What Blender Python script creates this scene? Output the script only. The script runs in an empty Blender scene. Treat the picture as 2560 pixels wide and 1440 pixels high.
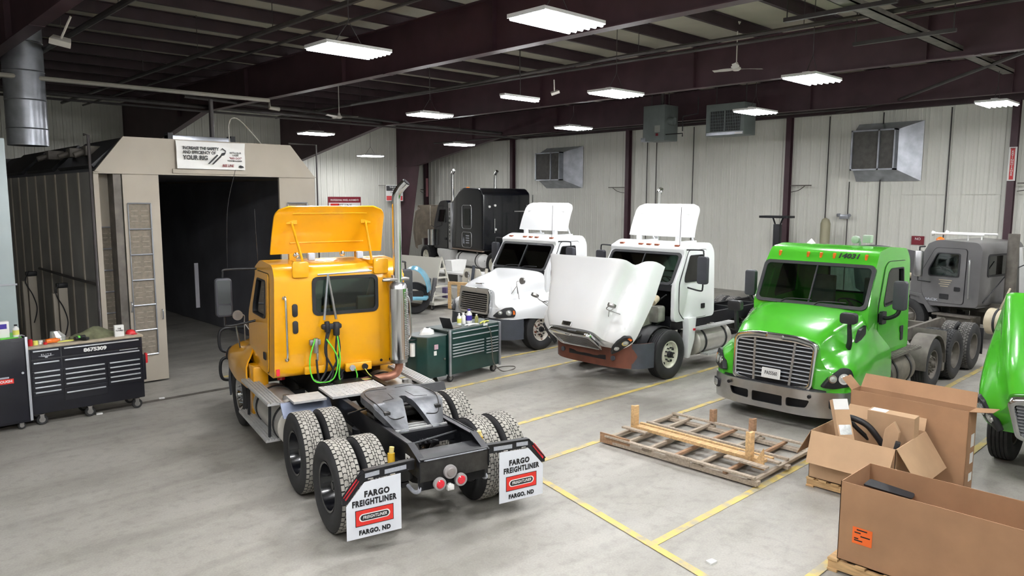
import bpy, bmesh, math, random
from mathutils import Vector, Matrix
random.seed(7)
PI = math.pi
C = bpy.context.scene.collection
SC = bpy.context.scene

# ---------------------------------------------------------------- camera
cd = bpy.data.cameras.new('camera'); cam = bpy.data.objects.new('camera', cd); C.objects.link(cam)
cd.sensor_width = 36.0; cd.lens = 1863.06 * 36.0 / 2560.0; cd.clip_end = 200
_R = Vector((0.72316, -0.69068, 0.00234)); _U = Vector((0.08118, 0.08836, 0.99278)); _F = Vector((0.6859, 0.71774, -0.11997))
_F.normalize(); _R = (_R - _F * _R.dot(_F)).normalized(); _U = _R.cross(_F)
M = Matrix((( _R.x, _U.x, -_F.x, 0), (_R.y, _U.y, -_F.y, 0), (_R.z, _U.z, -_F.z, 3.785), (0, 0, 0, 1)))
cam.matrix_world = M
SC.camera = cam
# ---------------------------------------------------------------- world and exposure
w = bpy.data.worlds.new('world'); SC.world = w; w.use_nodes = True
w.node_tree.nodes['Background'].inputs[0].default_value = (0.55, 0.62, 0.8, 1)
w.node_tree.nodes['Background'].inputs[1].default_value = 0.02
SC.view_settings.view_transform = 'Standard'; SC.view_settings.look = 'None'
SC.view_settings.gamma = 1.0; SC.view_settings.use_curve_mapping = False
SC.view_settings.exposure = 0.95
LAMP_STRENGTH = 66.0

# ---------------------------------------------------------------- materials
def hexc(r, g, b):
    f = lambda c: ((c / 255 + 0.055) / 1.055) ** 2.4 if c / 255 > 0.04045 else c / 255 / 12.92
    return (f(r), f(g), f(b), 1)
MATS = {}
def mat(name, col, rough=0.5, metal=0.0, var=0.0, scale=3.0, bump=0.0, bscale=60, coat=0.0, col2=None, emit=0, spec=0.5, aniso_scale=None, thresh=None):
    if name in MATS: return MATS[name]
    m = bpy.data.materials.new(name); m.use_nodes = True; MATS[name] = m
    nt = m.node_tree; b = nt.nodes['Principled BSDF']
    b.inputs['Roughness'].default_value = rough; b.inputs['Metallic'].default_value = metal
    b.inputs['Coat Weight'].default_value = coat; b.inputs['Coat Roughness'].default_value = 0.06
    b.inputs['Specular IOR Level'].default_value = spec
    tc = nt.nodes.new('ShaderNodeTexCoord')
    src = tc.outputs['Object']
    if aniso_scale:
        mp = nt.nodes.new('ShaderNodeMapping'); mp.inputs['Scale'].default_value = aniso_scale
        nt.links.new(src, mp.inputs[0]); src = mp.outputs[0]
    n = nt.nodes.new('ShaderNodeTexNoise'); n.inputs['Scale'].default_value = scale; n.inputs['Detail'].default_value = 6
    nt.links.new(src, n.inputs['Vector'])
    r = nt.nodes.new('ShaderNodeValToRGB'); nt.links.new(n.outputs['Fac'], r.inputs[0])
    c2 = col2 if col2 else tuple(max(0, c * (1 - var)) for c in col[:3]) + (1,)
    c1 = col if col2 else tuple(min(1, c * (1 + var * .6)) for c in col[:3]) + (1,)
    r.color_ramp.elements[0].position = 0.35 if not thresh else thresh[0]; r.color_ramp.elements[0].color = c2
    r.color_ramp.elements[1].position = 0.68 if not thresh else thresh[1]; r.color_ramp.elements[1].color = c1
    nt.links.new(r.outputs[0], b.inputs['Base Color'])
    if bump:
        n2 = nt.nodes.new('ShaderNodeTexNoise'); n2.inputs['Scale'].default_value = bscale
        nt.links.new(src, n2.inputs['Vector'])
        bp = nt.nodes.new('ShaderNodeBump'); bp.inputs['Strength'].default_value = bump; bp.inputs['Distance'].default_value = 0.01
        nt.links.new(n2.outputs['Fac'], bp.inputs['Height']); nt.links.new(bp.outputs[0], b.inputs['Normal'])
    if emit:
        b.inputs['Emission Color'].default_value = col; b.inputs['Emission Strength'].default_value = emit
    return m
def glass_mat(name, tint, gl=0.12):
    m = bpy.data.materials.new(name); m.use_nodes = True; nt = m.node_tree
    for n in list(nt.nodes): nt.nodes.remove(n)
    o = nt.nodes.new('ShaderNodeOutputMaterial'); mx = nt.nodes.new('ShaderNodeMixShader')
    t = nt.nodes.new('ShaderNodeBsdfTransparent'); g = nt.nodes.new('ShaderNodeBsdfGlossy')
    t.inputs[0].default_value = tint; g.inputs['Roughness'].default_value = 0.03
    f = nt.nodes.new('ShaderNodeFresnel'); f.inputs[0].default_value = 1.5
    nz = nt.nodes.new('ShaderNodeTexNoise'); nz.inputs['Scale'].default_value = 2
    ml = nt.nodes.new('ShaderNodeMath'); ml.operation = 'MULTIPLY_ADD'; ml.inputs[1].default_value = 0.05; 
    nt.links.new(nz.outputs['Fac'], ml.inputs[0]); nt.links.new(f.outputs[0], ml.inputs[2])
    nt.links.new(ml.outputs[0], mx.inputs[0]); nt.links.new(t.outputs[0], mx.inputs[1]); nt.links.new(g.outputs[0], mx.inputs[2])
    nt.links.new(mx.outputs[0], o.inputs[0]); return m
GLASS = glass_mat('tinted_glass', (0.58, 0.68, 0.64, 1))
YEL = mat('yellow_paint', hexc(222, 158, 8), 0.28, 0, 0.05, 1.5, coat=0.6)
WHT = mat('white_paint', hexc(238, 240, 242), 0.25, 0, 0.03, 1.2, coat=0.6)
GRN = mat('green_paint', hexc(70, 172, 38), 0.24, 0, 0.08, 1.0, coat=0.7)
BLKP = mat('black_truck_paint', hexc(9, 11, 20), 0.25, 0, 0.2, 1.0, coat=0.5)
GRYP = mat('grey_truck_paint', hexc(98, 97, 98), 0.4, 0, 0.12, 2.0, coat=0.4)
BLK = mat('black_plastic', hexc(26, 27, 31), 0.5, 0, 0.2, 8, bump=0.1)
DGRY = mat('dark_grey_plastic', hexc(62, 66, 74), 0.55, 0, 0.15, 4, bump=0.08)
MIRB = mat('mirror_housing_plastic', hexc(60, 61, 68), 0.5, 0, 0.1, 4)
RUB = mat('tyre_rubber', hexc(38, 38, 40), 0.75, 0, 0.25, 6, bump=0.15)
TREAD = mat('dusty_tread', hexc(150, 147, 140), 0.9, 0, 0.22, 9, bump=0.2)
TREADG = mat('worn_grey_tread', hexc(96, 94, 92), 0.9, 0, 0.25, 9, bump=0.2)
FRM = mat('black_chassis_steel', hexc(28, 29, 34), 0.45, 0.3, 0.35, 4, bump=0.15)
GREASE = mat('greasy_cast_iron', hexc(54, 53, 52), 0.4, 0.5, 0.5, 5, bump=0.3, bscale=25)
FIFTH = mat('fifth_wheel_iron', hexc(92, 94, 98), 0.42, 0.55, 0.35, 5, bump=0.35, bscale=14)
MGL = mat('mirror_face', (0.16, 0.17, 0.19, 1), 0.08, 1.0, 0.05, 3)  # dark tint stands in for a dark hall reflected in the mirrors
CHR = mat('chrome', (0.75, 0.76, 0.78, 1), 0.12, 1.0, 0.08, 3)
STL = mat('brushed_steel', (0.55, 0.55, 0.56, 1), 0.32, 1.0, 0.12, 4)
DSTL = mat('dull_steel', (0.36, 0.35, 0.34, 1), 0.42, 0.9, 0.2, 5)
ALU = mat('aluminium_step', hexc(188, 188, 188), 0.5, 0.25, 0.10, 12, bump=0.3, bscale=90)
TANK = mat('fuel_tank_aluminium', hexc(205, 202, 196), 0.32, 0.6, 0.12, 3)
DTANK = mat('dirty_tank_aluminium', hexc(120, 114, 104), 0.5, 0.5, 0.35, 4)
PGREY = mat('dirty_grey_metal', hexc(105, 100, 94), 0.6, 0.3, 0.3, 5)
RUSTW = mat('rusty_white_rim', hexc(222, 216, 206), 0.5, 0.1, 0.1, 9, col2=hexc(120, 66, 40), thresh=(0.36, 0.44))
WRIM = mat('cream_white_rim', hexc(222, 220, 206), 0.4, 0.1, 0.12, 6)
RED = mat('red_reflector', hexc(190, 22, 40), 0.3, 0, 0.1, 30, coat=0.4)
REDL = mat('red_lamp_lens', hexc(210, 30, 50), 0.2, 0, 0.2, 60, coat=0.6)
AMB = mat('amber_lens', hexc(226, 110, 24), 0.2, 0, 0.2, 20, coat=0.5)
CLR = mat('clear_lens', hexc(205, 208, 206), 0.15, 0.4, 0.25, 18, coat=0.6)
SILV = mat('silver_reflective_tape', hexc(170, 174, 184), 0.5, 0.2, 0.12, 60)
FLAP = mat('white_flap_plastic', hexc(220, 224, 232), 0.5, 0, 0.04, 3)
LRED = mat('sign_red', hexc(214, 44, 34), 0.5, 0, 0.05, 3)
LBLK = mat('sign_black', hexc(14, 14, 20), 0.5, 0, 0.05, 3)
LWHT = mat('sign_white', hexc(228, 228, 226), 0.5, 0, 0.04, 3)
LMAR = mat('sign_maroon', hexc(122, 24, 40), 0.5, 0, 0.05, 3)
GLED = mat('green_cable', hexc(96, 206, 62), 0.4, 0, 0.1, 5)
CARD = mat('cardboard', hexc(158, 121, 90), 0.85, 0, 0.10, 3, bump=0.05, bscale=200)
CARDL = mat('light_cardboard', hexc(178, 146, 114), 0.85, 0, 0.08, 3, bump=0.05, bscale=200)
WOOD = mat('raw_pine', hexc(206, 170, 122), 0.8, 0, 0.25, 2.5, bump=0.2, aniso_scale=(2, 14, 14))
WOODG = mat('weathered_wood', hexc(170, 156, 140), 0.85, 0, 0.22, 2.5, bump=0.3, aniso_scale=(2, 14, 14))
WOODR = mat('reddish_wood', hexc(160, 126, 98), 0.85, 0, 0.25, 2.5, bump=0.3, aniso_scale=(2, 10, 10))
BEAM = mat('oxide_red_steel', hexc(72, 48, 56), 0.5, 0.0, 0.2, 1.5)
BEAMD = mat('dark_purlin_steel', hexc(58, 42, 48), 0.6, 0.0, 0.25, 1.5)
PIPE = mat('dark_pipe_steel', hexc(70, 66, 66), 0.5, 0.3, 0.25, 3)
PIPEW = mat('pale_pipe', hexc(190, 186, 176), 0.5, 0.1, 0.1, 3)
INSU = mat('roof_insulation', hexc(176, 172, 158), 0.85, 0, 0.12, 0.8, bump=0.1, bscale=5)
WALL = mat('wall_panel_paint', hexc(224, 224, 216), 0.40, 0.0, 0.06, 0.5)
BOOTH = mat('booth_cream_steel', hexc(164, 156, 143), 0.55, 0, 0.07, 1.2)
BOOTHI = mat('booth_side_steel', hexc(148, 145, 142), 0.6, 0, 0.15, 1.2)
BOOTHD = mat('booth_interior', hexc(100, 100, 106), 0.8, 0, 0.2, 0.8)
FILT = mat('filter_fabric', hexc(128, 120, 108), 0.95, 0, 0.2, 14, bump=0.3)
GALV = mat('galvanised_steel', hexc(176, 180, 188), 0.32, 0.7, 0.2, 3)
HEAT = mat('heater_grey_enamel', hexc(112, 120, 120), 0.5, 0.1, 0.1, 3)
TBLK = mat('tool_chest_black', hexc(20, 21, 32), 0.35, 0.1, 0.2, 3, coat=0.3)
TGRN = mat('tool_chest_green', hexc(22, 58, 54), 0.35, 0.1, 0.2, 3, coat=0.3)
HNDL = mat('drawer_trim', hexc(206, 210, 218), 0.3, 0.6, 0.08, 3)
LAMP = mat('lamp_housing_white', hexc(210, 210, 210), 0.5, 0, 0.05, 3)
TUBE = mat('glowing_tube', (0.985, 0.99, 1.0, 1), 0.4, 0, 0.0, 3, emit=LAMP_STRENGTH)
FANW = mat('fan_white', hexc(200, 196, 190), 0.45, 0, 0.08, 4)
ORG = mat('orange_label', hexc(232, 104, 36), 0.6, 0, 0.05, 5)
WPAP = mat('white_paper', hexc(226, 226, 224), 0.8, 0, 0.05, 5)
CLOTH = mat('olive_cloth', hexc(98, 100, 76), 0.95, 0, 0.3, 10, bump=0.4, bscale=20)
BLUE = mat('light_blue_paint', hexc(118, 186, 214), 0.3, 0, 0.15, 3, coat=0.5)
RUSTB = mat('rust_brown_bumper', hexc(104, 58, 42), 0.6, 0, 0.25, 3)
INT = mat('cab_interior', hexc(122, 122, 124), 0.8, 0, 0.25, 4)
YELP = mat('yellow_paper', hexc(222, 222, 110), 0.7, 0, 0.1, 5)
REDP = mat('red_plastic', hexc(196, 34, 40), 0.4, 0, 0.1, 5)
PURP = mat('purple_label', hexc(62, 46, 150), 0.5, 0, 0.05, 5)
SHINYR = mat('rusty_exhaust_elbow', hexc(166, 116, 96), 0.5, 0.5, 0.3, 4)
YBAG = mat('yellow_shock_cover', hexc(202, 160, 36), 0.5, 0, 0.15, 8)

# concrete floor: slow tone drift, dark dirt patches, fine grit, hairline cracks
def floor_mat():
    m = bpy.data.materials.new('worn_concrete'); m.use_nodes = True; nt = m.node_tree; b = nt.nodes['Principled BSDF']
    tc = nt.nodes.new('ShaderNodeTexCoord')
    def noise(s, d=6, dist=0.0, vec=None):
        n = nt.nodes.new('ShaderNodeTexNoise'); n.inputs['Scale'].default_value = s; n.inputs['Detail'].default_value = d; n.inputs['Distortion'].default_value = dist
        nt.links.new(vec if vec else tc.outputs['Object'], n.inputs['Vector']); return n.outputs['Fac']
    def ramp(f, p0, c0, p1, c1):
        r = nt.nodes.new('ShaderNodeValToRGB'); nt.links.new(f, r.inputs[0])
        r.color_ramp.elements[0].position = p0; r.color_ramp.elements[0].color = c0
        r.color_ramp.elements[1].position = p1; r.color_ramp.elements[1].color = c1; return r.outputs[0]
    def mul(a, c, fac=1.0):
        x = nt.nodes.new('ShaderNodeMix'); x.data_type = 'RGBA'; x.blend_type = 'MULTIPLY'; x.inputs[0].default_value = fac
        nt.links.new(a, x.inputs[6]); nt.links.new(c, x.inputs[7]); return x.outputs[2]
    base = ramp(noise(0.35, 5, 0.4), 0.3, hexc(152, 149, 142), 0.7, hexc(168, 165, 158))
    mp = nt.nodes.new('ShaderNodeMapping'); mp.inputs['Rotation'].default_value = (0, 0, 1.34); mp.inputs['Scale'].default_value = (0.3, 1.3, 1)
    nt.links.new(tc.outputs['Object'], mp.inputs[0])
    c = mul(base, ramp(noise(1.1, 7, 0.8, mp.outputs[0]), 0.38, (0.79, 0.785, 0.78, 1), 0.57, (1, 1, 1, 1)))
    c = mul(c, ramp(noise(7, 5), 0.30, (0.84, 0.84, 0.83, 1), 0.5, (1, 1, 1, 1)))
    c = mul(c, ramp(noise(45, 3), 0.3, (0.88, 0.88, 0.88, 1), 0.7, (1.05, 1.05, 1.05, 1)))
    vo = nt.nodes.new('ShaderNodeTexVoronoi'); vo.feature = 'DISTANCE_TO_EDGE'; vo.inputs['Scale'].default_value = 0.11
    nd = nt.nodes.new('ShaderNodeTexNoise'); nd.inputs['Scale'].default_value = 1.5; nt.links.new(tc.outputs['Object'], nd.inputs['Vector'])
    va = nt.nodes.new('ShaderNodeVectorMath'); va.operation = 'MULTIPLY_ADD'; va.inputs[1].default_value = (0.8, 0.8, 0.8)
    nt.links.new(nd.outputs['Color'], va.inputs[0]); nt.links.new(tc.outputs['Object'], va.inputs[2]); nt.links.new(va.outputs[0], vo.inputs['Vector'])
    c = mul(c, ramp(vo.outputs[0], 0.0, (0.78, 0.77, 0.76, 1), 0.0012, (1, 1, 1, 1)), 0.35)
    nt.links.new(c, b.inputs['Base Color'])
    nt.links.new(ramp(noise(1.3, 4), 0.3, (0.38, 0.38, 0.38, 1), 0.7, (0.62, 0.62, 0.62, 1)), b.inputs['Roughness'])
    bp = nt.nodes.new('ShaderNodeBump'); bp.inputs['Strength'].default_value = 0.12; bp.inputs['Distance'].default_value = 0.01
    nt.links.new(noise(30), bp.inputs['Height']); nt.links.new(bp.outputs[0], b.inputs['Normal'])
    return m
FLOOR = floor_mat()
LINE = mat('worn_yellow_floor_paint', hexc(204, 182, 104), 0.55, 0, 0.1, 5, col2=hexc(164, 156, 134), thresh=(0.38, 0.56))

# ---------------------------------------------------------------- mesh helpers
class MB:
    """collects shapes into one mesh"""
    def __init__(s): s.v = []; s.f = []; s.m = []
    def add(s, vs, fs, mi=0):
        o = len(s.v); s.v += [tuple(v) for v in vs]; s.f += [tuple(i + o for i in f) for f in fs]; s.m += [mi] * len(fs); return s
    def box(s, lo, hi, mi=0, mtx=None):
        x0, y0, z0 = lo; x1, y1, z1 = hi
        vs = [(x0, y0, z0), (x1, y0, z0), (x1, y1, z0), (x0, y1, z0), (x0, y0, z1), (x1, y0, z1), (x1, y1, z1), (x0, y1, z1)]
        if mtx: vs = [mtx @ Vector(v) for v in vs]
        return s.add(vs, [(0, 3, 2, 1), (4, 5, 6, 7), (0, 1, 5, 4), (1, 2, 6, 5), (2, 3, 7, 6), (3, 0, 4, 7)], mi)
    def beam(s, a, b, wd, h, mi=0, up=(0, 0, 1)):
        a = Vector(a); b = Vector(b); d = (b - a); L = d.length; d.normalize(); u = Vector(up)
        sd = d.cross(u)
        if sd.length < 1e-4: sd = d.cross(Vector((1, 0, 0)))
        sd.normalize(); u = sd.cross(d)
        vs = []
        for p in (a, b):
            for i, j in ((-1, -1), (1, -1), (1, 1), (-1, 1)): vs.append(p + sd * (wd / 2 * i) + u * (h / 2 * j))
        return s.add(vs, [(0, 1, 2, 3), (7, 6, 5, 4), (0, 4, 5, 1), (1, 5, 6, 2), (2, 6, 7, 3), (3, 7, 4, 0)], mi)
    def cyl(s, a, b, r, n=16, r2=None, mi=0, caps=True):
        a = Vector(a); b = Vector(b); d = (b - a).normalized(); r2 = r if r2 is None else r2
        e = Vector((0, 0, 1)) if abs(d.z) < .9 else Vector((1, 0, 0)); p = d.cross(e).normalized(); q = d.cross(p)
        vs = [a + (p * math.cos(2 * PI * i / n) + q * math.sin(2 * PI * i / n)) * r for i in range(n)] + [b + (p * math.cos(2 * PI * i / n) + q * math.sin(2 * PI * i / n)) * r2 for i in range(n)]
        fs = [(i, i + n, (i + 1) % n + n, (i + 1) % n) for i in range(n)]
        if caps: fs += [tuple(range(n)), tuple(reversed(range(n, 2 * n)))]
        return s.add(vs, fs, mi)
    def tube(s, pts, r, n=8, mi=0, smooth=True, closed=False):
        P = [Vector(p) for p in pts]
        if smooth and len(P) > 2: P = spline(P, 6)
        k = len(P); rings = []; prev = None
        for i, p in enumerate(P):
            d = (P[min(i + 1, k - 1)] - P[max(i - 1, 0)]).normalized()
            if prev is None:
                e = Vector((0, 0, 1)) if abs(d.z) < .9 else Vector((1, 0, 0)); a = d.cross(e).normalized()
            else: a = (prev - d * prev.dot(d)).normalized()
            prev = a; b = d.cross(a); rr = r if not callable(r) else r(i / (k - 1))
            rings.append([p + (a * math.cos(2 * PI * j / n) + b * math.sin(2 * PI * j / n)) * rr for j in range(n)])
        vs = [v for g in rings for v in g]
        fs = [(i * n + j, i * n + (j + 1) % n, (i + 1) * n + (j + 1) % n, (i + 1) * n + j) for i in range(k - 1) for j in range(n)]
        fs += [tuple(reversed(range(n))), tuple(range((k - 1) * n, k * n))]
        return s.add(vs, fs, mi)
    def prism(s, poly, axis, a, b, mi=0):
        """poly: 2-D outline in the other two axes, extruded along axis from a to b"""
        n = len(poly)
        def P(p, t):
            if axis == 'x': return (t, p[0], p[1])
            if axis == 'y': return (p[0], t, p[1])
            return (p[0], p[1], t)
        vs = [P(p, a) for p in poly] + [P(p, b) for p in poly]
        fs = [tuple(range(n)), tuple(reversed(range(n, 2 * n)))] + [(i, i + n, (i + 1) % n + n, (i + 1) % n) for i in range(n)]
        return s.add(vs, fs, mi)
    def lathe(s, prof, n=32, axis='y', c=(0, 0, 0), mi=0, mis=None):
        """prof: (axial, radius) closed or open profile"""
        k = len(prof); vs = []
        for i in range(n):
            t = 2 * PI * i / n; co, si = math.cos(t), math.sin(t)
            for a, r in prof:
                if axis == 'y': vs.append((c[0] + r * co, c[1] + a, c[2] + r * si))
                elif axis == 'x': vs.append((c[0] + a, c[1] + r * co, c[2] + r * si))
                else: vs.append((c[0] + r * co, c[1] + r * si, c[2] + a))
        o = len(s.v); s.v += vs
        for i in range(n):
            for j in range(k - 1):
                s.f.append((o + i * k + j, o + i * k + j + 1, o + ((i + 1) % n) * k + j + 1, o + ((i + 1) % n) * k + j)); s.m.append(mis[j] if mis else mi)
        return s
    def loft(s, secs, caps=True, closed=True, mi=0):
        n = len(secs[0]); vs = [p for g in secs for p in g]; fs = []
        for i in range(len(secs) - 1):
            for j in range(n if closed else n - 1):
                fs.append((i * n + j, i * n + (j + 1) % n, (i + 1) * n + (j + 1) % n, (i + 1) * n + j))
        if caps: fs += [tuple(reversed(range(n))), tuple(range((len(secs) - 1) * n, len(secs) * n))]
        return s.add(vs, fs, mi)
    def tr(s, mtx):
        s.v = [tuple(mtx @ Vector(v)) for v in s.v]; return s
    def mesh(s, name):
        me = bpy.data.meshes.new(name); me.from_pydata(s.v, [], s.f); me.validate(clean_customdata=False)
        if len(me.polygons) == len(s.m): me.polygons.foreach_set('material_index', s.m)
        bm = bmesh.new(); bm.from_mesh(me); bmesh.ops.recalc_face_normals(bm, faces=bm.faces); bm.to_mesh(me); bm.free()
        return me
    def build(s, name, mats, parent=None, smooth=40, bevel=0, solid=0, seg=2, boolean=None):
        me = s.mesh(name)
        for m in (mats if isinstance(mats, (list, tuple)) else [mats]): me.materials.append(m)
        o = bpy.data.objects.new(name, me); C.objects.link(o)
        if solid:
            md = o.modifiers.new('s', 'SOLIDIFY'); md.thickness = solid; md.offset = -1
        if boolean:
            if solid: bake(o)
            cuts(o, boolean)
        if bevel:
            md = o.modifiers.new('b', 'BEVEL'); md.width = bevel; md.segments = seg; md.limit_method = 'ANGLE'; md.angle_limit = 0.7
        if solid or bevel: bake(o)
        if smooth:
            o.data.polygons.foreach_set('use_smooth', [True] * len(o.data.polygons)); o.data.set_sharp_from_angle(angle=math.radians(smooth))
        if parent: o.parent = parent
        return o
def bake(o):
    dg = bpy.context.evaluated_depsgraph_get(); dg.update()
    me = bpy.data.meshes.new_from_object(o.evaluated_get(dg)); me.name = o.name
    o.modifiers.clear(); o.data = me
def cuts(o, mbs):
    """real openings: subtract solid shapes from the mesh"""
    tmp = []
    for mb in mbs:
        c = bpy.data.objects.new('cut', mb.mesh('cut')); C.objects.link(c); tmp.append(c)
        md = o.modifiers.new('x', 'BOOLEAN'); md.operation = 'DIFFERENCE'; md.object = c; md.solver = 'EXACT'
    bake(o)
    for c in tmp: bpy.data.objects.remove(c)
def spline(P, k=6):
    P = [Vector(p) for p in P]; out = []
    for i in range(len(P) - 1):
        p0 = P[max(i - 1, 0)]; p1 = P[i]; p2 = P[i + 1]; p3 = P[min(i + 2, len(P) - 1)]
        for j in range(k):
            t = j / k
            out.append(0.5 * ((2 * p1) + (p2 - p0) * t + (2 * p0 - 5 * p1 + 4 * p2 - p3) * t * t + (3 * p1 - p0 - 3 * p2 + p3) * t ** 3))
    out.append(P[-1]); return out
def rrect(x0, y0, x1, y1, r, n=5):
    """rounded rectangle; r may be 4 radii (bl, br, tr, tl)"""
    rs = r if isinstance(r, (list, tuple)) else (r, r, r, r); out = []
    for (cx, cy, q, a0) in ((x0 + rs[0], y0 + rs[0], rs[0], PI), (x1 - rs[1], y0 + rs[1], rs[1], 1.5 * PI), (x1 - rs[2], y1 - rs[2], rs[2], 0), (x0 + rs[3], y1 - rs[3], rs[3], .5 * PI)):
        for i in range(n + 1): a = a0 + .5 * PI * i / n; out.append((cx + q * math.cos(a), cy + q * math.sin(a)))
    return out
def rpoly(pts, r, n=4):
    """polygon with rounded corners"""
    out = []; k = len(pts)
    for i in range(k):
        p = Vector(pts[i]); a = Vector(pts[i - 1]); b = Vector(pts[(i + 1) % k]); rr = min(r, (a - p).length * .45, (b - p).length * .45)
        s0 = p + (a - p).normalized() * rr; s1 = p + (b - p).normalized() * rr
        for j in range(n + 1):
            t = j / n; out.append(tuple((1 - t) ** 2 * s0 + 2 * t * (1 - t) * p + t * t * s1))
    return out
def empty(name, loc, rz=0, label=None, cat=None, group=None, rx=0, ry=0):
    o = bpy.data.objects.new(name, None); C.objects.link(o); o.location = loc; o.rotation_euler = (rx, ry, rz); o.empty_display_size = .1
    return tag(o, label, cat, group)
def tag(o, label=None, cat=None, group=None, kind=None):
    if label: o['label'] = label
    if cat: o['category'] = cat
    if group: o['group'] = group
    if kind: o['kind'] = kind
    return o
def struct(o): o['kind'] = 'structure'; return o
def copy_tree(o, parent=None):
    c = o.copy(); C.objects.link(c)
    if parent: c.parent = parent
    for ch in list(o.children): copy_tree(ch, c)
    return c
def text(name, body, size, m, parent, mtx, bold=0.0, extrude=0.002, align='CENTER', sx=1.0, shear=0.0, spacing=1.0):
    cu = bpy.data.curves.new('t', 'FONT'); cu.body = body; cu.size = size; cu.extrude = extrude; cu.offset = bold
    cu.align_x = align; cu.align_y = 'CENTER'; cu.shear = shear; cu.space_character = spacing; cu.resolution_u = 3
    t = bpy.data.objects.new('t', cu); C.objects.link(t)
    dg = bpy.context.evaluated_depsgraph_get(); dg.update()
    me = bpy.data.meshes.new_from_object(t.evaluated_get(dg)); bpy.data.objects.remove(t)
    me.transform(mtx @ Matrix.Diagonal((sx, 1, 1, 1))); me.materials.clear(); me.materials.append(m)
    o = bpy.data.objects.new(name, me); C.objects.link(o)
    if parent: o.parent = parent
    return o
def face(right, up, pos):
    """matrix whose local x runs along right, y along up, placed at pos"""
    r = Vector(right).normalized(); u = Vector(up); u = (u - r * u.dot(r)).normalized(); n = r.cross(u)
    return Matrix(((r.x, u.x, n.x, pos[0]), (r.y, u.y, n.y, pos[1]), (r.z, u.z, n.z, pos[2]), (0, 0, 0, 1)))

# ================================================================ THE BUILDING
X0, X1, Y0, Y1, ZR = -7.0, 28.0, -9.0, 37.0, 8.25
struct(MB().box((X0 - .2, Y0 - .2, -.2), (X1 + .2, Y1 + .2, 0)).build('floor', FLOOR, smooth=0))
# ribbed wall sheets: one major rib every 0.372 m with two low stiffeners between
def ribbed(a, b, horiz, nrm, z0, z1):
    """a->b along the wall; nrm = inward normal"""
    a = Vector(a); b = Vector(b); L = (b - a).length; d = (b - a) / L; n = Vector(nrm); prof = []; x = 0; P = 0.372
    while x < L:
        for dx, h in ((0, 0), (.10, 0), (.106, .006), (.122, .006), (.128, 0), (.222, 0), (.228, .006), (.244, .006), (.25, 0), (.33, 0), (.343, .028), (.359, .028)):
            if x + dx < L: prof.append((x + dx, h))
        x += P
    prof.append((L, 0)); vs = []
    for t, h in prof: vs += [tuple(a + d * t + n * h + Vector((0, 0, z0))), tuple(a + d * t + n * h + Vector((0, 0, z1)))]
    k = len(prof)
    m = MB().add(vs, [(2 * i, 2 * i + 2, 2 * i + 3, 2 * i + 1) for i in range(k - 1)])
    a2 = a - n * .12; b2 = b - n * .12
    m.beam((a2 + b2) / 2 - d * (L / 2) + Vector((0, 0, (z0 + z1) / 2)), (a2 + b2) / 2 + d * (L / 2) + Vector((0, 0, (z0 + z1) / 2)), .12, z1 - z0)
    return m
struct(ribbed((X1, Y0, 0), (X1, Y1, 0), 1, (-1, 0, 0), 0, ZR).build('wall_right', WALL, smooth=0))
struct(ribbed((X0, Y1, 0), (X1, Y1, 0), 1, (0, -1, 0), 0, ZR).build('wall_back', WALL, smooth=0))
struct(ribbed((X0, Y0, 0), (X0, Y1, 0), 1, (1, 0, 0), 0, ZR).build('wall_left', WALL, smooth=0))
struct(ribbed((X0, Y0, 0), (X1, Y0, 0), 1, (0, 1, 0), 0, ZR).build('wall_front', WALL, smooth=0))
struct(MB().box((X0 - .2, Y0 - .2, ZR), (X1 + .2, Y1 + .2, ZR + .15)).build('ceiling', INSU, smooth=0))
tn = [0]
def trim(mb, m, **k):
    tn[0] += 1; return struct(mb.build('trim_%d' % tn[0], m, **k))
# purlins (Z section) along X, one rafter bay after another
y = Y0 + .5
while y < Y1 - .3:
    m = MB(); m.box((X0, y - .008, 7.97), (X1, y + .008, 8.24)); m.box((X0, y, 7.97), (X1, y + .09, 7.985)); m.box((X0, y - .09, 8.225), (X1, y, 8.24))
    m.box((X0, y + .075, 7.97), (X1, y + .09, 8.0))
    trim(m, BEAMD, smooth=0); y += 1.86
# rigid frames: rafter web + flanges, deepening into a haunch above a tapered column
FX = [-4.2, 3.4, 11.0, 18.6, 25.9]
for x in FX:
    m = MB(); zt = 7.96; ys = [Y0 + .1, 27.6, 34.9]; zb = [6.86, 6.86, 5.62]
    def rz(i): return zb[i]
    m.prism([(ys[0], zt), (ys[0], zb[0]), (ys[1], zb[1]), (ys[2], zb[2]), (36.9, 5.62), (36.9, zt)], 'x', x - .006, x + .006)
    m.beam((x, ys[0], zt - .01), (x, 36.9, zt - .01), .26, .02)
    m.beam((x, ys[0], zb[0]), (x, ys[1], zb[1]), .26, .022); m.beam((x, ys[1], zb[1]), (x, ys[2], zb[2]), .26, .022)
    m.beam((x, 36.9, 5.62), (x, 34.9, 5.62), .26, .02)
    # column web and flanges
    m.prism([(34.9, 5.62), (36.15, 0.02), (36.9, 0.02), (36.9, 5.62)], 'x', x - .006, x + .006)
    m.beam((x, 34.9, 5.62), (x, 36.15, 0.02), .26, .02, up=(1, 0, 0)); m.beam((x, 36.9, 0.02), (x, 36.9, zt), .26, .02, up=(1, 0, 0))
    for yy in range(-6, 34, 6): m.box((x - .12, yy, 6.86), (x + .12, yy + .012, 7.95))
    for yy in (5.0, 16.0, 27.6): m.box((x - .13, yy - .05, 6.84), (x + .13, yy + .05, 6.87))
    trim(m, BEAM, smooth=0)
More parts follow.
